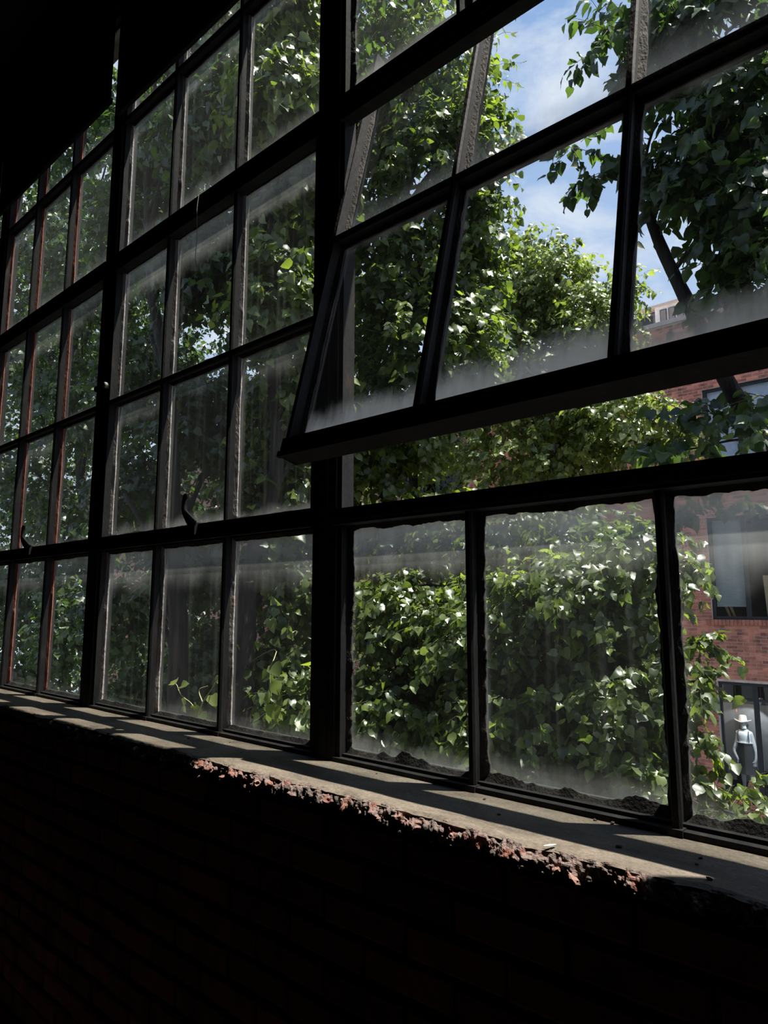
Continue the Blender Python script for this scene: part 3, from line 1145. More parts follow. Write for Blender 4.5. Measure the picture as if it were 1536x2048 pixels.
for r in range(nrow):
    z = ZG + (r + 0.5) * CH
    off = (r % 2) * BLN / 2
    for c in range(int((BX1 - BX0) / BLN)):
        x = BX0 + off + (c + 0.5) * BLN
        if x < -9 or x > 1.5 or x + 0.1 > BX1:
            continue
        sx = 1.0
        if hits(x - 0.10, x + 0.10, z - 0.02, z + 0.02):
            a_, b_ = x - 0.1015, x + 0.1015
            for q in all_open:
                if b_ > q[0] and a_ < q[1] and z + 0.02 > q[2] and z - 0.02 < q[3]:
                    if a_ < q[0]:
                        b_ = q[0]
                    elif b_ > q[1]:
                        a_ = q[1]
                    else:
                        b_ = a_
            if b_ - a_ < 0.025:
                continue
            x, sx = (a_ + b_) / 2, (b_ - a_) / 0.203
        u_, v_, _ = to_px(np.array([[x, FY, z]]))
        vis = 1365 < u_[0] < 1545 and ((1000 < v_[0] < 1660) or (740 < v_[0] < 905))
        (cand if vis else rest).append((x, z, sx, v_[0]))
cand.sort(key=lambda c: (abs(c[3] - 1400)))
rest += cand[300:]
for x, z, sx, _ in cand[:300]:
    o = link('brick', bm_[random.randrange(4)][0], None, facade)
    o.location = (x, FY - 0.008 - random.uniform(0, 0.004), z)
    o.scale = (sx, 1, 1)
mb = MB()
bv, bf = np.array(bm_[0][1]), bm_[0][2]
rr = []
for x, z, sx, _ in rest:
    mb.add(bv * np.array([sx, 1, 1]) + np.array([x, FY - 0.008, z]), bf)
    rr += [random.random()] * len(bv)
o = mb.build('brickwork', MT['brick_out'], facade)
at = o.data.attributes.new('rnd', 'FLOAT', 'POINT')
at.data.foreach_set('value', np.array(rr, dtype=np.float32))
o['kind'] = 'stuff'

# windows of the building
for ci, (a, b) in enumerate(cols):
    for wi, (x0, x1, z0, z1) in enumerate(OPEN):
        x0 = x0 - WX0 + a
        x1 = b
        fr = MB()
        yA, yB = FY + 0.07, FY + 0.13
        t = 0.065
        xm = x0 + (XWM - WX0)
        xm2 = x1 - (XWM - WX0)
        for q in (x0, x1 - t):
            fr.box(q, q + t, yA, yB, z0, z1)
        for q in (xm, xm2):
            fr.box(q - t * 0.7, q + t * 0.7, yA + 0.003, yB - 0.003, z0 + 0.01, z1 - 0.01)
        fr.box(x0, x1, yA + 0.002, yB - 0.002, z0, z0 + t)
        fr.box(x0, x1, yA + 0.002, yB - 0.002, z1 - t, z1)
        if wi == 0:
            fr.box(x0 + t, x1 - t, yA + 0.006, yB - 0.006, z1 - 0.36, z1 - 0.31)
        wf = fr.build('window', MT['navy'], bld)
        for c0, c1 in ((x0 + t, xm - t * .7), (xm + t * .7, xm2 - t * .7), (xm2 + t * .7, x1 - t)):
            MB().box(c0 - 0.01, c1 + 0.01, FY + 0.098, FY + 0.104, z0 + t - 0.01, z1 - t + 0.01).build('pane', MT['clear'], wf)
        # brick-on-edge sill and the room behind
        sl = MB()
        k = int((x1 - x0 + 0.2) / 0.072)
        for i in range(k):
            q = x0 - 0.1 + i * (x1 - x0 + 0.2) / k
            sl.box(q + 0.004, q + (x1 - x0 + 0.2) / k - 0.004, FY - 0.035, FY + 0.075, z0 - 0.115 + 0.004 * (i % 3), z0)
        s_ = sl.build('window_sill', MT['brick_out'], wf)
        if wi == 0:
            MB().box(x0, x0 + 0.02, FY - 0.004, FY + 0.07, z0, z1).build('stone_jamb', MT['stone'], wf)
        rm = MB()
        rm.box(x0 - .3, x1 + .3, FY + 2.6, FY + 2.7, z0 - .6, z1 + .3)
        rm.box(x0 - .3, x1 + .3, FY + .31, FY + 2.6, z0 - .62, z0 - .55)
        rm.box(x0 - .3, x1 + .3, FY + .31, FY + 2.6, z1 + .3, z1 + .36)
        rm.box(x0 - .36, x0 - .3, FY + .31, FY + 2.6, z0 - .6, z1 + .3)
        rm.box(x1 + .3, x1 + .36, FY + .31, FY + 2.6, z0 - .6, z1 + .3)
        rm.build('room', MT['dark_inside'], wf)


# blinds of the near column
def blind(x0, x1, z0, z1, mat, lab, y=FY + 0.16):
    e = empty('window_blind', ((x0 + x1) / 2, y, z0))
    tag(e, lab, 'window blind')
    MB().box(x0, x1, y, y + 0.004, z0 + 0.02, z1).build('cloth', mat, e)
    MB().box(x0, x1, y - 0.006, y + 0.010, z0, z0 + 0.025).build('hem_bar', mat, e)
    MB().box(x0, x1, y - 0.004, y + 0.008, z0 + 0.10, z0 + 0.112).build('batten', mat, e)
    return e


blind(WX0 + 0.07, XWM - 0.045, 0.33, 2.193, MT['grey_blind'], 'grey woven blind lowered almost to the bottom of a brick building window')
blind(WX0 + 0.15, XWM + 0.08 - 0.05, 3.02, 4.973, MT['pale_blind'], 'pale blue grey shade filling the pane behind the leafy limb, by the brick jamb')
blind(XWM + 0.08 + 0.05, -1.44, 3.02, 4.973, MT['pale_blind'], 'pale blue grey shade filling the second pane behind the leafy limb')
# sticks leaning inside the middle window
for k, (u0, v0, u1, v1) in enumerate([(1452, 1212, 1462, 1237), (1461, 1212, 1471, 1236)]):
    a, b = W(u0, v0, FY + 0.30), W(u1, v1, FY + 0.40)
    d = b - a
    foot, top = a + d * (-0.485 - a[2]) / d[2], a + d * (FY + 0.198 - a[1]) / d[1]
    o = MB().tube([foot, top], 0.027, 4).build('wooden_strip', MT['wood'])
    tag(o, 'pale wooden strip leaning inside the window under the grey blind', 'wooden strip', 'wooden strips under the blind')
p = W(1532, 1190, FY + 0.28)
yb = lambda z: FY + 0.304 - 0.209 * (z - 0.07)       # leans on the inner sill edge and the glass
o = MB().prism([(yb(-0.482), -0.482), (yb(0.95), 0.95), (yb(0.95) + 0.04, 0.958), (yb(-0.482) + 0.04, -0.482)], 'x', p[0], p[0] + 0.30).build('wooden_board', MT['wood'])
tag(o, 'pale wooden board standing behind the dark pane beside the grey blind', 'board')
# lower shop window: grey backdrop panel, lamp, pot, mannequin
o = MB().box(WX0 - 0.28, WX1 - 0.05, FY + 0.95, FY + 0.98, -3.02, -1.62).build('backdrop_panel', MT['panel_grey'])
MB().box(WX0 - 0.28, WX1 - 0.05, FY + 0.94, FY + 0.99, -1.70, -1.60).build('panel_rail', MT['black_cloth'], o)
for q in (WX0 - 0.1, -1.9, WX1 - 0.2):
    MB().tube([(q, FY + 0.965, -1.61), (q, FY + 0.965, -0.865)], 0.005, 5).build('hanging_wire', MT['black_cloth'], o)
tag(o, 'grey backdrop panel behind the mannequin in the shop window', 'panel')
p = W(1450, 1393, FY + 0.5)
e = empty('pendant_lamp', p)
tag(e, 'small glowing pendant lamp in the shop window above the mannequin', 'lamp')
th = np.linspace(0, math.pi, 9)
MB().tube([(p[0] - 0.028 * math.cos(t) * 1.1, p[1], p[2] + 0.05 * math.cos(t)) for t in th], 0.002 + 0.034 * np.sin(th), 10).build('bulb', MT['lamp'], e)
MB().tube([(p[0] - 0.03, p[1], p[2] + 0.05), (p[0] - 0.03, p[1], -0.865)], 0.006, 6).build('cord', MT['black_cloth'], e)
ld = bpy.data.lights.new('pendant_glow', 'POINT')
ld.energy = 8
ld.color = (1.0, 0.9, 0.75)
ld.shadow_soft_size = 0.05
lo_ = bpy.data.objects.new('pendant_glow', ld)
COL.objects.link(lo_)
lo_.location = (p[0], p[1] - 0.1, p[2])
adopt(lo_, e)
# track spotlight over the display, aimed at the mannequin
p = W(1522, 1397, FY + 0.37)
e = empty('track_spotlight', tuple(p))
tag(e, 'white track spotlight at the top of the shop window', 'spotlight')
MB().tube([p, p + np.array([-.056, .063, -.113])], [.030, .040], 12).build('head', MT['white_skin'], e)
MB().tube([p, (p[0], p[1], -0.865)], .01, 6).build('stem', MT['black_cloth'], e)
ld = bpy.data.lights.new('spotlight_beam', 'SPOT')
ld.energy = 30
ld.spot_size = math.radians(80)
ld.color = (0.93, 0.97, 1.0)
ld.shadow_soft_size = 0.03
lo_ = bpy.data.objects.new('spotlight_beam', ld)
COL.objects.link(lo_)
lo_.location = tuple(p + np.array([-.062, .070, -.125]))
lo_.rotation_euler = Vector((0.35, -0.39, 0.70)).to_track_quat('Z', 'Y').to_euler()
adopt(lo_, e)
p = W(1473, 1421, FY + 0.7)
o = MB().tube([p + np.array([0, 0, -0.035]), p, p + np.array([0, 0, 0.035])], [0.006, 0.014, 0.006], 8).build('pilot_lamp', MT['lamp_red'])
MB().tube([p + np.array([0, 0, 0.03]), (p[0], p[1], -0.865)], 0.003, 5).build('cord', MT['black_cloth'], o)
tag(o, 'tiny red light hanging beside the mannequin hat', 'lamp')
p = W(1508, 1583, FY + 0.44)
zf = -3.403
e = empty('clay_pot', (p[0], p[1], zf))
tag(e, 'round terracotta pot on the floor of the shop window', 'pot')
hh = np.array([0, .03, .08, .15, .2, .22, .22])
MB().tube([(p[0], p[1], zf + q) for q in hh * 1.15], [0.05, .085, .108, .108, .085, .068, .06], 16).build('body', MT['terracotta'], e, smooth=True)
MB().tube([(p[0], p[1], zf + .235), (p[0], p[1], zf + .262)], [.070, .075], 16).build('rim', MT['terracotta'], e)
# shop window floor to carry pot and mannequin
MB().box(WX0 - .3, WX1 + .3, FY + 0.295, FY + 2.6, -3.48, -3.40).build('display_shelf', MT['dark_inside'], bld)

# mannequin --------------------------------------------------------------
my = FY + 0.75
ph = W(1486, 1446, my)            # middle of the face
mx0, topz = ph[0], ph[2]


def P(dx, dz, dy=0.0):
    return (mx0 + dx, my + dy, topz + dz)


man = empty('mannequin', (mx0, my, -3.40))
tag(man, 'white mannequin in a wide brimmed hat, white top and charcoal skirt with arms held out', 'mannequin')
verts = [P(0.02, -0.60), P(0.02, -0.44), P(0.01, -0.30), P(0.005, -0.19), P(0, -0.12), P(0, -0.02), P(0, 0.08),
         # left arm (as seen) 7..11, right arm 12..16
         P(-0.115, -0.20), P(-0.135, -0.36), P(-0.20, -0.56, -0.04), P(-0.155, -0.66, -0.07), P(-0.125, -0.715, -0.075),
         P(0.135, -0.20), P(0.17, -0.36), P(0.225, -0.57, -0.04), P(0.215, -0.69, -0.07), P(0.195, -0.745, -0.075)]
edges = [(0, 1), (1, 2), (2, 3), (3, 4), (4, 5), (5, 6), (3, 7), (7, 8), (8, 9), (9, 10), (10, 11), (3, 12), (12, 13), (13, 14), (14, 15), (15, 16)]
rad = [.13, .105, .12, .115, .045, .072, .062, .05, .04, .036, .028, .024, .05, .042, .037, .029, .024]
# legs
zl = -3.41 - topz
for s, d in ((-1, 0.02), (1, 0.03)):
    a = len(verts)
    verts += [P(0.02 + s * 0.08, -0.75), P(0.02 + s * 0.085, -1.04, 0.02), P(0.02 + s * 0.07, zl + 0.10, 0.0), P(0.02 + s * 0.075, zl + 0.03, -0.10)]
    edges += [(0, a), (a, a + 1), (a + 1, a + 2), (a + 2, a + 3)]
    rad += [.085, .055, .04, .03]
# fingers, spread and bent
for base, sgn in ((11, -1), (16, 1)):
    bx = np.array(verts[base])
    for i in range(5):
        a = len(verts)
        if i == 0:
            d1 = np.array([-sgn * 0.0 + (0.035 if sgn < 0 else -0.035), -0.01, -0.01])
        else:
            d1 = np.array([(i - 2.5) * 0.012 + (0.01 if sgn < 0 else -0.004), -0.012, -0.045 - 0.006 * (i in (2, 3))])
        verts += [tuple(bx + d1), tuple(bx + d1 * 1.75 + np.array([0, 0.008, -0.006]))]
        edges += [(base, a), (a, a + 1)]
        rad += [.0095, .007]
me = bpy.data.meshes.new('mannequin_body')
me.from_pydata(verts, edges, [])
body = bpy.data.objects.new('body', me)
COL.objects.link(body)
sm = body.modifiers.new('skin', 'SKIN')
sm.use_smooth_shade = True
for i, r in enumerate(rad):
    dx = r * (0.75 if i in (0, 1, 2, 3) else 1)
    me.skin_vertices[0].data[i].radius = (r, dx)
me.skin_vertices[0].data[0].use_root = True
ss = body.modifiers.new('sub', 'SUBSURF')
ss.levels = ss.render_levels = 1
me.materials.append(MT['white_skin'])
adopt(body, man)


def lathe_tube(name, pts, rx, mat, par, flat=0.75, sides=20):
    pts = np.asarray(pts, float)
    v, f = [], []
    for p_, r in zip(pts, rx):
        for j in range(sides):
            t = 2 * math.pi * j / sides
            v.append((p_[0] + r * math.cos(t), p_[1] + r * flat * math.sin(t), p_[2]))
    for i in range(len(pts) - 1):
        for j in range(sides):
            k = (j + 1) % sides
            f.append((i * sides + j, i * sides + k, (i + 1) * sides + k, (i + 1) * sides + j))
    f.append(tuple(range(sides)))
    f.append(tuple((len(pts) - 1) * sides + j for j in range(sides)))
    return MB().add(v, f).build(name, mat, par, smooth=True)


lathe_tube('white_top', [P(.012, -.40), P(.01, -.33), P(.008, -.25), P(.005, -.185), P(.003, -.165)], [.125, .138, .142, .13, .085], MT['white_cloth'], man)
lathe_tube('skirt', [P(.02, -1.00), P(.02, -.82), P(.02, -.62), P(.018, -.48), P(.013, -.385)], [.20, .185, .165, .135, .143], MT['black_cloth'], man)
for s in (-1, 1):
    MB().tube(catmull([P(.01 + s * .10, -.37, -.095), P(.008 + s * .105, -.27, -.112), P(.005 + s * .098, -.17, -.06), P(.005 + s * .09, -.16, 0.02)], 5), 0.009, 6).build('strap', MT['black_cloth'], man)
MB().tube([P(.015 + .15 * math.cos(t), -.385, .112 * math.sin(t)) for t in np.linspace(0, 2 * math.pi, 25)], 0.012, 6).build('belt', MT['white_cloth'], man)
hat = lathe_tube('hat', [P(0, .045), P(0, .05), P(0, .055), P(0, .10), P(0, .145), P(.0, .165)], [.075, .085, .082, .078, .07, .045], MT['hat'], man, flat=1.0)
v, f = [], []
for i, r in enumerate((0.07, 0.12, 0.165)):
    for j in range(28):
        t = 2 * math.pi * j / 28
        lift = 0.035 * (r - 0.07) / 0.095 * abs(math.cos(t)) - 0.01 * (r - .07) / .095 * abs(math.sin(t))
        v.append(P(r * math.cos(t), .045 + lift, r * 0.85 * math.sin(t)))
v += [(a, b, c - 0.006) for a, b, c in v]
for i in range(2):
    for j in range(28):
        k = (j + 1) % 28
        f += [(i * 28 + j, i * 28 + k, (i + 1) * 28 + k, (i + 1) * 28 + j), (84 + i * 28 + j, 84 + (i + 1) * 28 + j, 84 + (i + 1) * 28 + k, 84 + i * 28 + k)]
for j in range(28):
    k = (j + 1) % 28
    f.append((56 + j, 56 + k, 140 + k, 140 + j))
MB().add(v, f).build('brim', MT['hat'], hat, smooth=True)
MB().tube([P(0.075 * math.cos(t) * .85, -.115, .06 * math.sin(t)) for t in np.linspace(0, 2 * math.pi, 17)], 0.011, 6).build('neck_band', MT['black_cloth'], man)
# face: brow, nose, lips, ears as small features on the blank head
MB().tube([P(0, .02, -.066), P(0, -.01, -.076), P(0, -.025, -.085), P(0, -.035, -.068)], [.006, .008, .011, .006], 8).build('nose', MT['white_skin'], man, smooth=True)
MB().tube([P(-.02, -.06, -.060), P(0, -.058, -.068), P(.02, -.06, -.060)], [.003, .007, .003], 8).build('mouth', MT['white_skin'], man, smooth=True)
for s in (-1, 1):
    MB().tube([P(s * .068, .015, .0), P(s * .078, 0, .005), P(s * .068, -.03, .0)], [.006, .012, .006], 6).build('ear', MT['white_skin'], man, smooth=True)

# rooftop penthouse ---------------------------------------------------------
PY = 17.0
a, b = W(1311, 620, PY), W(1368, 604, PY)
ptop = 8.52
pent = empty('rooftop_penthouse', (a[0], PY, ROOF - 0.5))
tag(pent, 'pale metal clad rooftop hut with a row of tall panes above the brick parapet', 'rooftop hut')
m = MB()
m.box(a[0] - 0.02, b[0] + 0.12, PY, PY + 4, ROOF - 0.5, ptop)
m.build('wall', MT['siding'], pent)
m = MB().box(a[0] - 0.6, b[0] + 0.2, PY - 0.08, PY + 4.1, ptop, ptop + 0.06)
m.build('roof', MT['stone'], pent)
m = MB().box(a[0] - 3.2, a[0] - 0.02, PY + 0.2, PY + 4, ROOF - 0.5, ptop - 0.04)
m.build('wall', MT['panel_grey'], pent)
pw = (b[0] - a[0] - 0.08) / 3
for i in range(3):
    x = a[0] + 0.12 + i * pw
    w = MB().box(x, x + pw - 0.05, PY - 0.03, PY + 0.02, ptop - 0.75, ptop - 0.10).build('window', MT['navy'], pent)
    MB().box(x + 0.02, x + pw - 0.07, PY - 0.034, PY - 0.031, ptop - 0.73, ptop - 0.12).build('pane', MT['panel_grey'], w)
for i in range(5):
    x = a[0] - 0.35 - i * 0.55
    w = MB().box(x - 0.2, x + 0.2, PY + 0.17, PY + 0.22, ptop - 0.7, ptop - 0.12).build('window', MT['navy'], pent)


# ------------------------------------------------------------------ trees
def leaf_shape(curl, fold, wid):
    t = np.array([0, .2, .45, .7, 1.0])
    mid = np.stack([t, np.zeros(5), curl * t * t], 1)
    ls = [(-.06, .24), (.16, .45), (.44, .41), (.74, .19)]
    lf = np.array([(a, b * wid, curl * a * a + fold * b) for a, b in ls])
    rt = lf * np.array([1, -1, 1])
    v = np.vstack([mid, lf, rt])
    f = [(0, 5, 6, 1), (1, 6, 7, 2), (2, 7, 8, 3), (0, 1, 10, 9), (1, 2, 11, 10), (2, 3, 12, 11), (3, 8, 4), (3, 4, 12)]
    return v, f


LEAF_V = [leaf_shape(c, fo, w) for c, fo, w in ((-.22, .25, 1.0), (-.35, .12, .92), (.05, .35, 1.05), (-.12, -.12, .95), (-.5, .3, 1.0))]
LEAF_F = LEAF_V[0][1]
LEAF_V = np.stack([q[0] for q in LEAF_V + LEAF_V])          # (10,13,3)
_g = np.random.default_rng(17)
_w = _g.normal(0, 1, LEAF_V.shape) * np.array([.022, .030, .055])
_w[:, 0] = 0
_w[:, 4, 1] *= 2
LEAF_V = LEAF_V + _w
SIMPLE_V = np.array([(0, 0, 0), (.3, .4, .1), (1, 0, -.15), (.3, -.4, .1)])
leaf_proto = {}


def leaf_protos(mat):
    if mat.name not in leaf_proto:
        L_ = []
        for k in range(10):
            me = bpy.data.meshes.new('leaf')
            me.from_pydata(LEAF_V[k].tolist(), [], LEAF_F)
            me.materials.append(mat)
            me.polygons.foreach_set('use_smooth', np.ones(len(me.polygons), bool))
            L_.append(me)
        leaf_proto[mat.name] = L_
    return leaf_proto[mat.name]


def norm(a):
    return a / (np.linalg.norm(a, axis=-1, keepdims=True) + 1e-9)


def big_mesh(name, V, Fq, Ft, mat, parent, rnd=None):
    """numpy arrays -> one mesh"""
    me = bpy.data.meshes.new(name)
    nq, ntri = len(Fq), len(Ft)
    loops = np.concatenate([Fq.ravel(), Ft.ravel()]).astype(np.int32)
    starts = np.concatenate([np.arange(nq) * 4, nq * 4 + np.arange(ntri) * 3]).astype(np.int32)
    me.vertices.add(len(V))
    me.vertices.foreach_set('co', V.astype(np.float32).ravel())
    me.loops.add(len(loops))
    me.loops.foreach_set('vertex_index', loops)
    me.polygons.add(nq + ntri)
    me.polygons.foreach_set('loop_start', starts)
    me.update(calc_edges=True)
    me.validate()
    me.polygons.foreach_set('use_smooth', np.ones(len(me.polygons), bool))
    if rnd is not None:
        a = me.attributes.new('rnd', 'FLOAT', 'POINT')
        a.data.foreach_set('value', rnd.astype(np.float32))
    o = link(name, me, mat, parent)
    o['kind'] = 'stuff'
    return o


def leaves_mesh(name, pos, ax, nr, size, mat, parent, simple=False):
    n = len(pos)
    if n == 0:
        return
    yv = np.cross(nr, ax)
    if simple:
        loc = np.broadcast_to(SIMPLE_V, (n, 4, 3))
        Fq = np.array([(0, 1, 2, 3)])
        Ft = np.zeros((0, 3), int)
        nv = 4
    else:
        loc = LEAF_V[RNG.integers(0, 10, n)]
        Fq = np.array([f for f in LEAF_F if len(f) == 4])
        Ft = np.array([f for f in LEAF_F if len(f) == 3])
        nv = 13
    V = pos[:, None, :] + size[:, None, None] * (loc[:, :, 0:1] * ax[:, None, :] + loc[:, :, 1:2] * yv[:, None, :] + loc[:, :, 2:3] * nr[:, None, :])
    base = np.arange(n)[:, None, None] * nv
    FQ = (base + Fq[None]).reshape(-1, 4)
    FT = (base + Ft[None]).reshape(-1, 3) if len(Ft) else np.zeros((0, 3), int)
    rnd = np.repeat(RNG.random(n), nv)
    return big_mesh(name, V.reshape(-1, 3), FQ, FT, mat, parent, rnd)


def twig_mesh(parent, A, B, C, D, r0, mat):
    """many curved twigs (4 points each), three-sided"""
    n = len(A)
    P4 = np.stack([A, B, C, D], 1)
    tan = norm(D - A)
    ref = np.where(np.abs(tan[:, 2:3]) > .9, np.array([[1., 0, 0]]), np.array([[0, 0, 1.]]))
    a = norm(np.cross(tan, ref))
    b = np.cross(tan, a)
    rr = np.array([1, .8, .55, .3])[None, :, None, None] * np.asarray(r0)[:, None, None, None]
    ang = np.arange(3) * 2 * math.pi / 3
    ring = np.cos(ang)[None, None, :, None] * a[:, None, None, :] + np.sin(ang)[None, None, :, None] * b[:, None, None, :]
    V = P4[:, :, None, :] + rr * ring
    q = []
    for i in range(3):
        for j in range(3):
            k = (j + 1) % 3
            q.append((i * 3 + j, i * 3 + k, (i + 1) * 3 + k, (i + 1) * 3 + j))
    FQ = (np.arange(n)[:, None, None] * 12 + np.array(q)[None]).reshape(-1, 4)
    return big_mesh('twigs', V.reshape(-1, 3), FQ, np.zeros((0, 3), int), mat, parent)


TOTAL = [0]


def make_tree(name, label, cat, group, trunk, trunk_r, blobs, mat, lsize, limbs=None, leaf_parts=300, base=None, hang=0.75, per_twig=9,
              twig_len=0.42, simple_depth=99, auto=2):
    """trunk: list of points from the ground up; blobs: (centre xyz, radii xyz, number of twigs)"""
    trunk = catmull(np.array(trunk), 8)
    root = empty(name, tuple(trunk[0]))
    tag(root, label, cat, group)
    MB().tube(trunk, np.linspace(trunk_r, trunk_r * 0.35, len(trunk)), 10).build('trunk', MT['bark'], root, smooth=True)
    # limbs to each blob
    for (c, r, n, *h) in blobs:
        c = np.array(c)
        for k in range(auto):
            tgt = c + np.array(r) * RNG.uniform(-.45, .45, 3)
            below = trunk[trunk[:, 2] < tgt[2] - 0.25]
            src = below[-1 - int(RNG.integers(0, max(1, len(below) // 5)))] if len(below) else trunk[0]
            midp = (src + tgt) / 2 + np.array([0, 0, 0.12 * np.linalg.norm(tgt - src)]) + RNG.normal(0, .08, 3)
            pts = catmull([src, midp, tgt], 7)
            MB().tube(pts, np.linspace(trunk_r * 0.32, 0.008, len(pts)), 7).build('branch', MT['bark'], root, smooth=True)
    if limbs:
        for pts, r0, r1 in limbs:
            pp = catmull(pts, 8)
            MB().tube(pp, np.linspace(r0, r1, len(pp)) * (1 + 0.08 * fbm(np.arange(len(pp)), 77, .6)), 10).build('limb', MT['bark'], root, smooth=True)
    A_, D_, LN_ = [], [], []
    for (c, r, n, *h) in blobs:
        c, r = np.array(c, float), np.array(r, float)
        hx, hy = h[0] if h else (0.0, 1.0)
        rot = np.array([[hy, -hx, 0], [hx, hy, 0], [0, 0, 1.0]])     # rows: across, along, up
        d = norm(RNG.normal(size=(n, 3)))
        rad = RNG.random(n) ** (1 / 2.4)
        rin = np.maximum(r * 0.4, r - 0.65 * twig_len)
        A_.append(c + (d * rin * rad[:, None]) @ rot)
        d = d @ rot
        LN_.append(np.full(n, min(twig_len, 1.1 * float(np.max(r)))))
        dirn = norm(d * np.array([1, 1, .7]) + RNG.normal(0, .55, (n, 3)))
        D_.append(dirn)
    A, Dr = np.concatenate(A_), np.concatenate(D_)
    n = len(A)
    ln = np.concatenate(LN_) * RNG.uniform(.6, 1.3, n)
    end = A + Dr * ln[:, None] + np.array([0, 0, -0.25]) * ln[:, None]
    mid1 = A + Dr * ln[:, None] * .36
    mid2 = A + Dr * ln[:, None] * .7 + np.array([0, 0, -0.06]) * ln[:, None]
    twig_mesh(root, A, mid1, mid2, end, RNG.uniform(.002, .004, n), MT['twig'])
    # leaves along the twigs
    t = (np.arange(per_twig)[None] + RNG.random((n, per_twig))) / per_twig
    t = .12 + .88 * t
    P4 = np.stack([A, mid1, mid2, end], 1)
    kk = np.clip((t * 3).astype(int), 0, 2)
    fr = t * 3 - kk
    ii = np.arange(n)[:, None]
    pos = P4[ii, kk] * (1 - fr)[..., None] + P4[ii, kk + 1] * fr[..., None]
    Dq = np.repeat(Dr[:, None], per_twig, 1)
    side = norm(np.cross(Dq, np.array([0, 0, 1.])) + 1e-6)
    sg = np.where((np.arange(per_twig)[None] % 2) == 0, 1, -1)[..., None]
    m = n * per_twig
    ax = norm((side * sg * .8 + Dq * .45 + np.array([0, 0, -hang]) + RNG.normal(0, .35, pos.shape)).reshape(m, 3))
    nr0 = norm((Dq * .6 + np.array([0.1, -0.25, .75]) + RNG.normal(0, .5, pos.shape)).reshape(m, 3))
    nr = norm(nr0 - ax * np.sum(nr0 * ax, 1, keepdims=True))
    pos = pos.reshape(m, 3) + ax * 0.025
    size = lsize * RNG.uniform(.62, 1.18, m)
    keep = pos[:, 1] > 0.30
    pos, ax, nr, size = pos[keep], ax[keep], nr[keep], size[keep]
    u, v, z = to_px(pos)
    inside = (u > 0) & (u < 1536) & (v > 0) & (v < 2048) & (z > .3)
    app = np.where(inside, size / np.maximum(z, .3), 0)
    order = np.argsort(-app)
    big = order[:leaf_parts]
    big = big[app[big] > 0]
    rest = np.setdiff1d(np.arange(len(pos)), big)
    protos = leaf_protos(mat)
    inv = Matrix.Translation(-Vector(root.location))
    for i in big:
        o = bpy.data.objects.new('leaf', protos[i % 10])
        COL.objects.link(o)
        o.parent = root
        o.matrix_parent_inverse = inv
        y = np.cross(nr[i], ax[i])
        s = float(size[i])
        o.matrix_basis = Matrix(((ax[i][0] * s, y[0] * s, nr[i][0] * s, pos[i][0]), (ax[i][1] * s, y[1] * s, nr[i][1] * s, pos[i][1]),
                                 (ax[i][2] * s, y[2] * s, nr[i][2] * s, pos[i][2]), (0, 0, 0, 1)))
    far = rest[(z[rest] > simple_depth) | ~((u[rest] > -250) & (u[rest] < 1800) & (v[rest] > -300) & (v[rest] < 2100))]
    near = np.setdiff1d(rest, far)
    leaves_mesh('foliage', pos[near], ax[near], nr[near], size[near], mat, root)
    leaves_mesh('foliage', pos[far], ax[far], nr[far], size[far], mat, root, simple=True)
    TOTAL[0] += len(near) * 14 + len(far) * 2
    return root


def blob(u, v, y, ru, rv, ry, n):
    """crown lump: centre behind a pixel at distance y, radii given as seen"""
    c = W(u, v, y)
    px = depth_of(c) / FPX
    h = c[:2] - CAM[:2]
    h = h / np.linalg.norm(h)
    return (tuple(c), (max(ru * px, 0.1), ry, max(rv * px, 0.1)), n, h)


def ground_at(p, dx=0, dy=0):
    return (p[0] + dx, p[1] + dy, ZG)


TG = 'trees in the alley'
# T1: tall tree behind the open sash
p1 = W(700, 1000, 4.9)
make_tree('alley_tree', 'tall bright green tree rising behind the open sash', 'tree', TG,
          [ground_at(p1, -.2), W(690, 1300, 4.9), W(700, 1000, 4.9), W(735, 700, 4.7), W(800, 300, 4.6), W(830, -100, 4.6)], 0.13,
          [blob(810, -60, 4.5, 210, 200, .8, 330), blob(810, 150, 4.3, 210, 190, .8, 360), blob(830, 340, 4.3, 200, 170, .8, 340),
           blob(780, 540, 4.2, 160, 160, .9, 330), blob(850, 700, 4.4, 190, 150, .9, 330), blob(760, 880, 4.2, 150, 130, .8, 260), blob(930, 560, 4.8, 90, 130, .6, 160), blob(940, 260, 4.6, 75, 150, .5, 130), blob(955, 430, 4.7, 65, 90, .5, 90)],
          MT['leaf'], 0.095)
# T2: farther sunlit tree
p2 = W(1120, 900, 8.2)
make_tree('alley_tree', 'farther sunlit tree with a rounded yellow green top below the open sky', 'tree', TG,
          [ground_at(p2, .2), W(1120, 1300, 8.2), W(1120, 900, 8.2), W(1115, 560, 8.2)], 0.13,
          [blob(1105, 570, 8.0, 95, 100, .9, 330), blob(1030, 640, 8.0, 100, 120, .9, 330), blob(1190, 660, 8.0, 90, 110, .9, 330), blob(1080, 760, 7.8, 190, 110, 1.0, 480),
           blob(1240, 840, 7.8, 130, 90, .9, 330), blob(1060, 900, 7.6, 220, 110, 1.0, 480), blob(1340, 860, 8.2, 50, 60, .5, 80), blob(1050, 510, 8.0, 60, 60, .5, 100), blob(1245, 585, 8.0, 35, 45, .5, 35), blob(985, 560, 8.0, 70, 110, .7, 160)],
          MT['leaf_young'], 0.088)
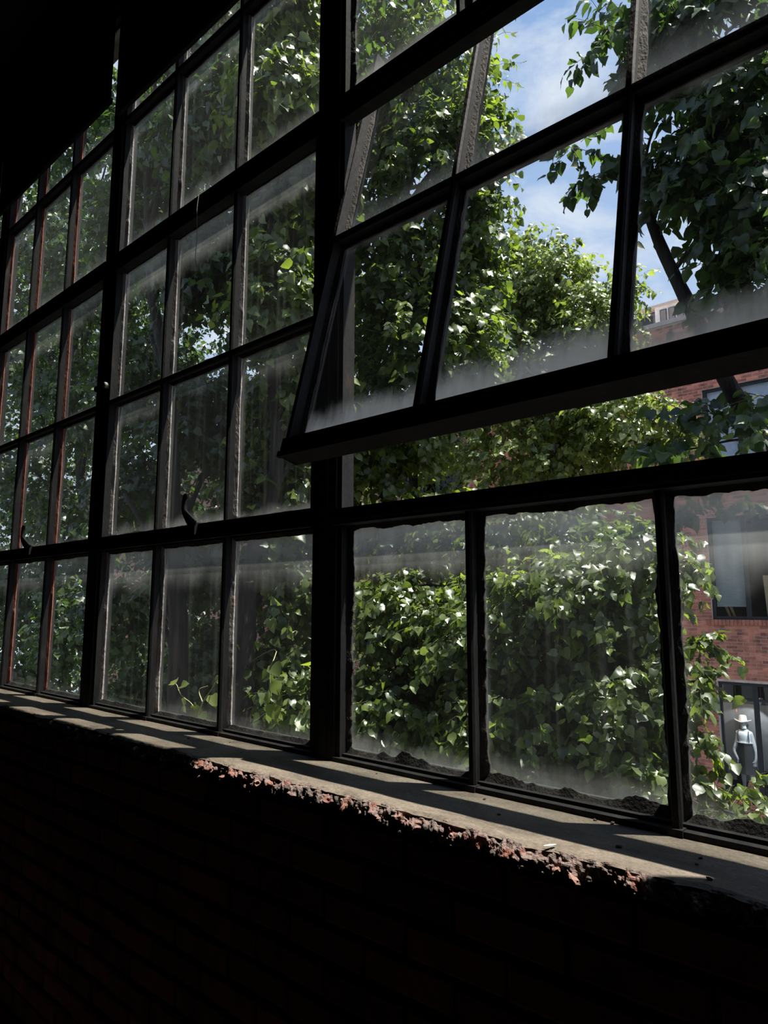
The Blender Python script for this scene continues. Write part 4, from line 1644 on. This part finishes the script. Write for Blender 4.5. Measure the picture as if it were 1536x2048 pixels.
# T3: bushy tree filling the lower panes
p3 = W(1000, 1500, 4.3)
make_tree('alley_tree', 'bushy green tree filling the lower panes of the open bay', 'tree', TG,
          [ground_at(p3), W(1005, 1700, 4.3), W(1010, 1500, 4.2), W(1030, 1250, 4.1), W(1050, 1090, 4.0)], 0.09,
          [blob(800, 1230, 3.5, 120, 100, .6, 260), blob(960, 1270, 3.5, 150, 120, .7, 330), blob(1140, 1200, 3.6, 150, 130, .7, 380), blob(1255, 1130, 3.8, 100, 100, .6, 200),
           blob(820, 1420, 3.4, 150, 110, .7, 330), blob(1040, 1450, 3.4, 160, 130, .7, 380), blob(1230, 1370, 3.6, 120, 140, .7, 360), blob(1262, 1560, 3.5, 100, 110, .6, 270),
           blob(1120, 1610, 3.3, 160, 80, .6, 300), blob(760, 1540, 3.2, 110, 80, .5, 200), blob(1372, 1130, 3.8, 16, 45, .15, 12), blob(1395, 1290, 3.7, 22, 25, .2, 9),
           blob(1400, 1370, 3.6, 22, 18, .2, 6), blob(1395, 1480, 3.5, 22, 25, .15, 6), blob(1450, 1625, 3.4, 70, 35, .3, 28), blob(1000, 1050, 4.4, 300, 80, .6, 260), blob(790, 1090, 4.4, 130, 90, .6, 160)],
          MT['leaf'], 0.080, per_twig=11)
# T4: near tree reaching in from the side, with its limb
limb = [W(1900, 1500, 3.3), W(1640, 1060, 3.1), W(1530, 888, 3.0), W(1455, 765, 2.95), W(1378, 610, 2.9), W(1325, 500, 2.9), W(1290, 410, 2.9)]
tb = limb[0]
make_tree('alley_tree', 'shaded tree leaning in with a bare dark limb against the sky', 'tree', TG,
          [ground_at(tb, .3, .2), (tb[0] + .25, tb[1] + .15, -3.5), (tb[0] + .1, tb[1] + .05, -2.0), tuple(tb)], 0.13,
          [blob(1420, 60, 2.7, 150, 110, .5, 115), blob(1490, 220, 2.8, 130, 120, .5, 115), blob(1330, 60, 2.7, 80, 100, .4, 45), blob(1400, 330, 2.8, 110, 90, .45, 80), blob(1500, 430, 2.8, 110, 110, .45, 85),
           blob(1300, 330, 2.8, 50, 60, .3, 16), blob(1140, 290, 2.75, 60, 50, .2, 7), blob(1205, 345, 2.75, 45, 55, .2, 9), blob(1220, 60, 2.7, 45, 70, .25, 15), blob(1245, 190, 2.75, 35, 50, .2, 8),
           blob(1490, 560, 2.8, 70, 60, .4, 40), blob(1500, 800, 2.8, 50, 45, .3, 14), blob(1400, 870, 2.9, 70, 40, .3, 11), blob(1310, 890, 3.0, 40, 30, .2, 4), blob(1420, 1020, 2.9, 70, 25, .25, 10)],
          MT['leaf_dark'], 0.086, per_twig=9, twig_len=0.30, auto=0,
          limbs=[(limb, 0.062, 0.030), ([W(1536, 885, 2.95), W(1470, 880, 2.9), W(1400, 895, 2.9), W(1330, 905, 2.95)], .009, .004),
                 ([W(1540, 175, 2.8), W(1450, 165, 2.8), W(1380, 150, 2.75), W(1290, 220, 2.75), W(1180, 240, 2.75)], .014, .004),
                 ([W(1310, 470, 2.9), W(1290, 330, 2.85), W(1330, 200, 2.8), W(1400, 60, 2.8)], .012, .005),
                 ([W(1345, 545, 2.9), W(1430, 430, 2.85), W(1520, 300, 2.8)], .018, .006)])
# left row
p5 = W(356, 1480, 2.3)
make_tree('alley_tree', 'dark leaning trunk tree crowding the closed bay panes', 'tree', TG,
          [ground_at(p5), W(355, 1400, 2.3), W(350, 1150, 2.3), W(335, 760, 2.3), W(302, 560, 2.35), W(290, 200, 2.5)], 0.11,
          [blob(400, 60, 2.4, 130, 140, .7, 260), blob(300, 250, 2.6, 120, 140, .7, 260), blob(440, 260, 2.3, 120, 130, .6, 260), blob(290, 480, 2.9, 130, 130, .7, 280),
           blob(420, 520, 2.6, 120, 130, .6, 260), blob(300, 760, 3.0, 130, 140, .7, 280), blob(420, 850, 2.9, 120, 130, .6, 260), blob(290, 1000, 3.0, 120, 120, .7, 220), blob(400, 1120, 3.0, 120, 110, .6, 180),
           blob(240, 1230, 3.0, 80, 100, .6, 160), blob(420, 1330, 2.9, 80, 90, .5, 140), blob(290, 1400, 3.1, 90, 80, .6, 140),
           ((-5.2, 2.9, 5.6), (1.9, 1.3, 1.2), 300), ((-3.6, 3.2, 6.4), (1.5, 1.3, 1.2), 260)],  # two overhead crown lumps added to shade the leaves below
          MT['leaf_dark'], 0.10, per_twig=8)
p6 = W(492, 1500, 2.6)
make_tree('alley_tree', 'shaded tree between the two nearest mullions with glossy leaf sprays', 'tree', TG,
          [ground_at(p6), W(490, 1400, 2.6), W(500, 1150, 2.6), W(555, 900, 2.6), W(520, 500, 2.6), W(515, 100, 2.6)], 0.11,
          [blob(570, 30, 2.4, 100, 130, .6, 200), blob(560, 200, 2.3, 110, 120, .6, 220), blob(600, 380, 2.8, 100, 130, .6, 220), blob(560, 600, 2.6, 110, 130, .6, 240),
           blob(590, 800, 3.0, 110, 130, .6, 230), blob(560, 1000, 3.0, 110, 120, .6, 200), blob(590, 1180, 3.2, 100, 110, .6, 150), blob(540, 1330, 2.9, 60, 80, .3, 80), blob(610, 1420, 2.9, 70, 80, .4, 110), blob(470, 1450, 3.2, 90, 70, .5, 120)],
          MT['leaf'], 0.10, per_twig=8)
p7 = W(120, 1300, 4.0)
make_tree('alley_tree', 'dim tree seen through the panes beside the lower hung shade', 'tree', TG,
          [ground_at(p7), W(178, 1330, 4.0), W(170, 1100, 4.0), W(150, 700, 4.0), W(150, 300, 4.0)], 0.14,
          [blob(180, 330, 3.2, 110, 130, .9, 220), blob(60, 440, 3.4, 110, 130, .9, 230), blob(170, 560, 3.4, 110, 120, .9, 220), blob(50, 700, 3.6, 110, 130, .9, 230), blob(160, 800, 3.5, 110, 120, .9, 220),
           blob(60, 950, 3.6, 110, 120, .9, 220), blob(150, 1060, 3.6, 110, 110, .9, 180), blob(50, 1200, 3.4, 100, 90, .8, 170), blob(140, 1260, 3.3, 90, 100, .7, 180), blob(60, 1370, 3.4, 100, 80, .7, 180),
           ((-9.5, 3.8, 6.0), (2.4, 1.6, 1.4), 340), ((-13.5, 4.0, 6.4), (2.4, 1.6, 1.4), 300)],  # higher lumps put in to keep this foliage in shade
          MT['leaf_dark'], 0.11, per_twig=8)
# back row behind them, closing the view along the alley
for (u0, y0, lab, mt) in ((620, 9.5, 'background tree standing behind the leafy trees of the closed bays', 'leaf'), (330, 7.0, 'dark background tree standing behind the leaning trunk', 'leaf_dark'),
                        (90, 6.0, 'dark background tree closing the far end of the alley', 'leaf_dark'), (-120, 4.5, 'dark background tree beyond the far window bay', 'leaf_dark')):
    pb = W(u0, 1100, y0)
    hv = (pb[:2] - CAM[:2]) / np.linalg.norm(pb[:2] - CAM[:2])
    kp = depth_of(pb) / FPX

    def bk(du, v, ru, rv, n):
        return ((pb[0] + du * kp * hv[1], pb[1] - du * kp * hv[0], W(u0, v, y0)[2]), (ru * kp * .88, 1.35, rv * kp), n, hv)

    zt = W(u0, 560, y0)[2]
    make_tree('background_tree', lab, 'tree', 'background trees in the alley',
              [ground_at(pb), (pb[0] + .05, pb[1], -3.0), (pb[0] - .05, pb[1] + .05, 0.5), (pb[0] + .1, pb[1], zt * .6), (pb[0], pb[1], zt)], 0.18,
              [bk(-25, 500, 160, 180, 300), bk(35, 720, 190, 160, 300), bk(-35, 850, 190, 160, 300), bk(30, 1020, 200, 150, 300), bk(0, 1220, 210, 140, 360), bk(20, 1360, 210, 120, 300)],
              MT[mt], 0.13, per_twig=8, twig_len=0.7, simple_depth=9, leaf_parts=120)


# vines right outside the glass -------------------------------------------
def vine(label, stems, leaves, mat):
    root = empty('vine_shoot', tuple(stems[0][0]))
    tag(root, label, 'vine', 'vine shoots against the glass')
    for s in stems:
        pp = catmull(s, 6)
        MB().tube(pp, np.linspace(.0022, .0011, len(pp)), 6).build('stem', MT['stem_green'], root, smooth=True)
    inv = Matrix.Translation(-Vector(root.location))
    for (p, ax, nr, s) in leaves:
        ax = norm(np.array(ax, float))
        nr = np.array(nr, float)
        nr = norm(nr - ax * (nr @ ax))
        y = np.cross(nr, ax)
        o = bpy.data.objects.new('leaf', random.choice(leaf_protos(mat)))
        COL.objects.link(o)
        o.parent = root
        o.matrix_parent_inverse = inv
        o.matrix_basis = Matrix(((ax[0] * s, y[0] * s, nr[0] * s, p[0]), (ax[1] * s, y[1] * s, nr[1] * s, p[1]), (ax[2] * s, y[2] * s, nr[2] * s, p[2]), (0, 0, 0, 1)))
    return root


vy = 0.20
_v0 = W(395, 1500, .14)
st1 = [[(_v0[0] - .06, .113, -1.0), (_v0[0] + .03, .112, -.6), (_v0[0] - .02, .113, -.3), _v0, W(392, 1440, vy), W(385, 1410, vy), W(362, 1390, vy), W(352, 1368, vy), W(340, 1375, vy)],
       [W(392, 1440, vy), W(405, 1405, vy), W(425, 1375, vy), W(440, 1345, vy)],
       [W(405, 1405, vy), W(398, 1380, vy), W(415, 1372, vy)]]
lv1 = [(W(390, 1412, vy), (.1, -.1, -1), (.3, -.8, .5), .062), (W(372, 1402, vy), (-.7, 0, -.6), (.2, -.7, .6), .06), (W(425, 1390, vy), (.5, 0, -.8), (.3, -.6, .7), .052),
       (W(352, 1366, vy), (-.6, 0, .1), (.1, -.6, .8), .05), (W(440, 1350, vy), (.3, 0, -.9), (.2, -.8, .4), .05), (W(400, 1430, vy), (.7, 0, -.5), (.2, -.8, .5), .06), (W(362, 1372, vy), (.6, 0, .2), (.1, -.7, .7), .045)]
vine('pale vine shoot with curling stems pressed to the lower pane of a closed bay', st1, lv1, MT['leaf_young'])
vy = 0.75
st2 = [[W(553, 1303, .92), W(548, 1318, vy), W(540, 1340, vy), W(543, 1400, vy), W(541, 1425, vy)]]
lv2 = [(W(543 + dx, v0, vy), (sx, 0, -.8), (.3, -.7, .6), s) for dx, v0, sx, s in ((3, 1330, .8, .075), (-4, 1345, -.8, .07), (4, 1365, .6, .07), (-3, 1385, -.7, .075), (6, 1390, .9, .06), (2, 1408, .4, .085), (-4, 1418, -.4, .08))]
vine('hanging vine shoot with paired leaves outside the closed bay beside the mullion', st2, lv2, MT['leaf'])
run = catmull([W(494, 1330, 2.58), W(520, 1312, 2.0), W(545, 1300, 1.3), W(553, 1303, .92)], 6)
MB().tube(run, np.linspace(.0045, .002, len(run)), 6).build('runner', MT['bark'], bpy.data.objects['vine_shoot.001'], smooth=True)
print('leaf triangles', TOTAL[0])
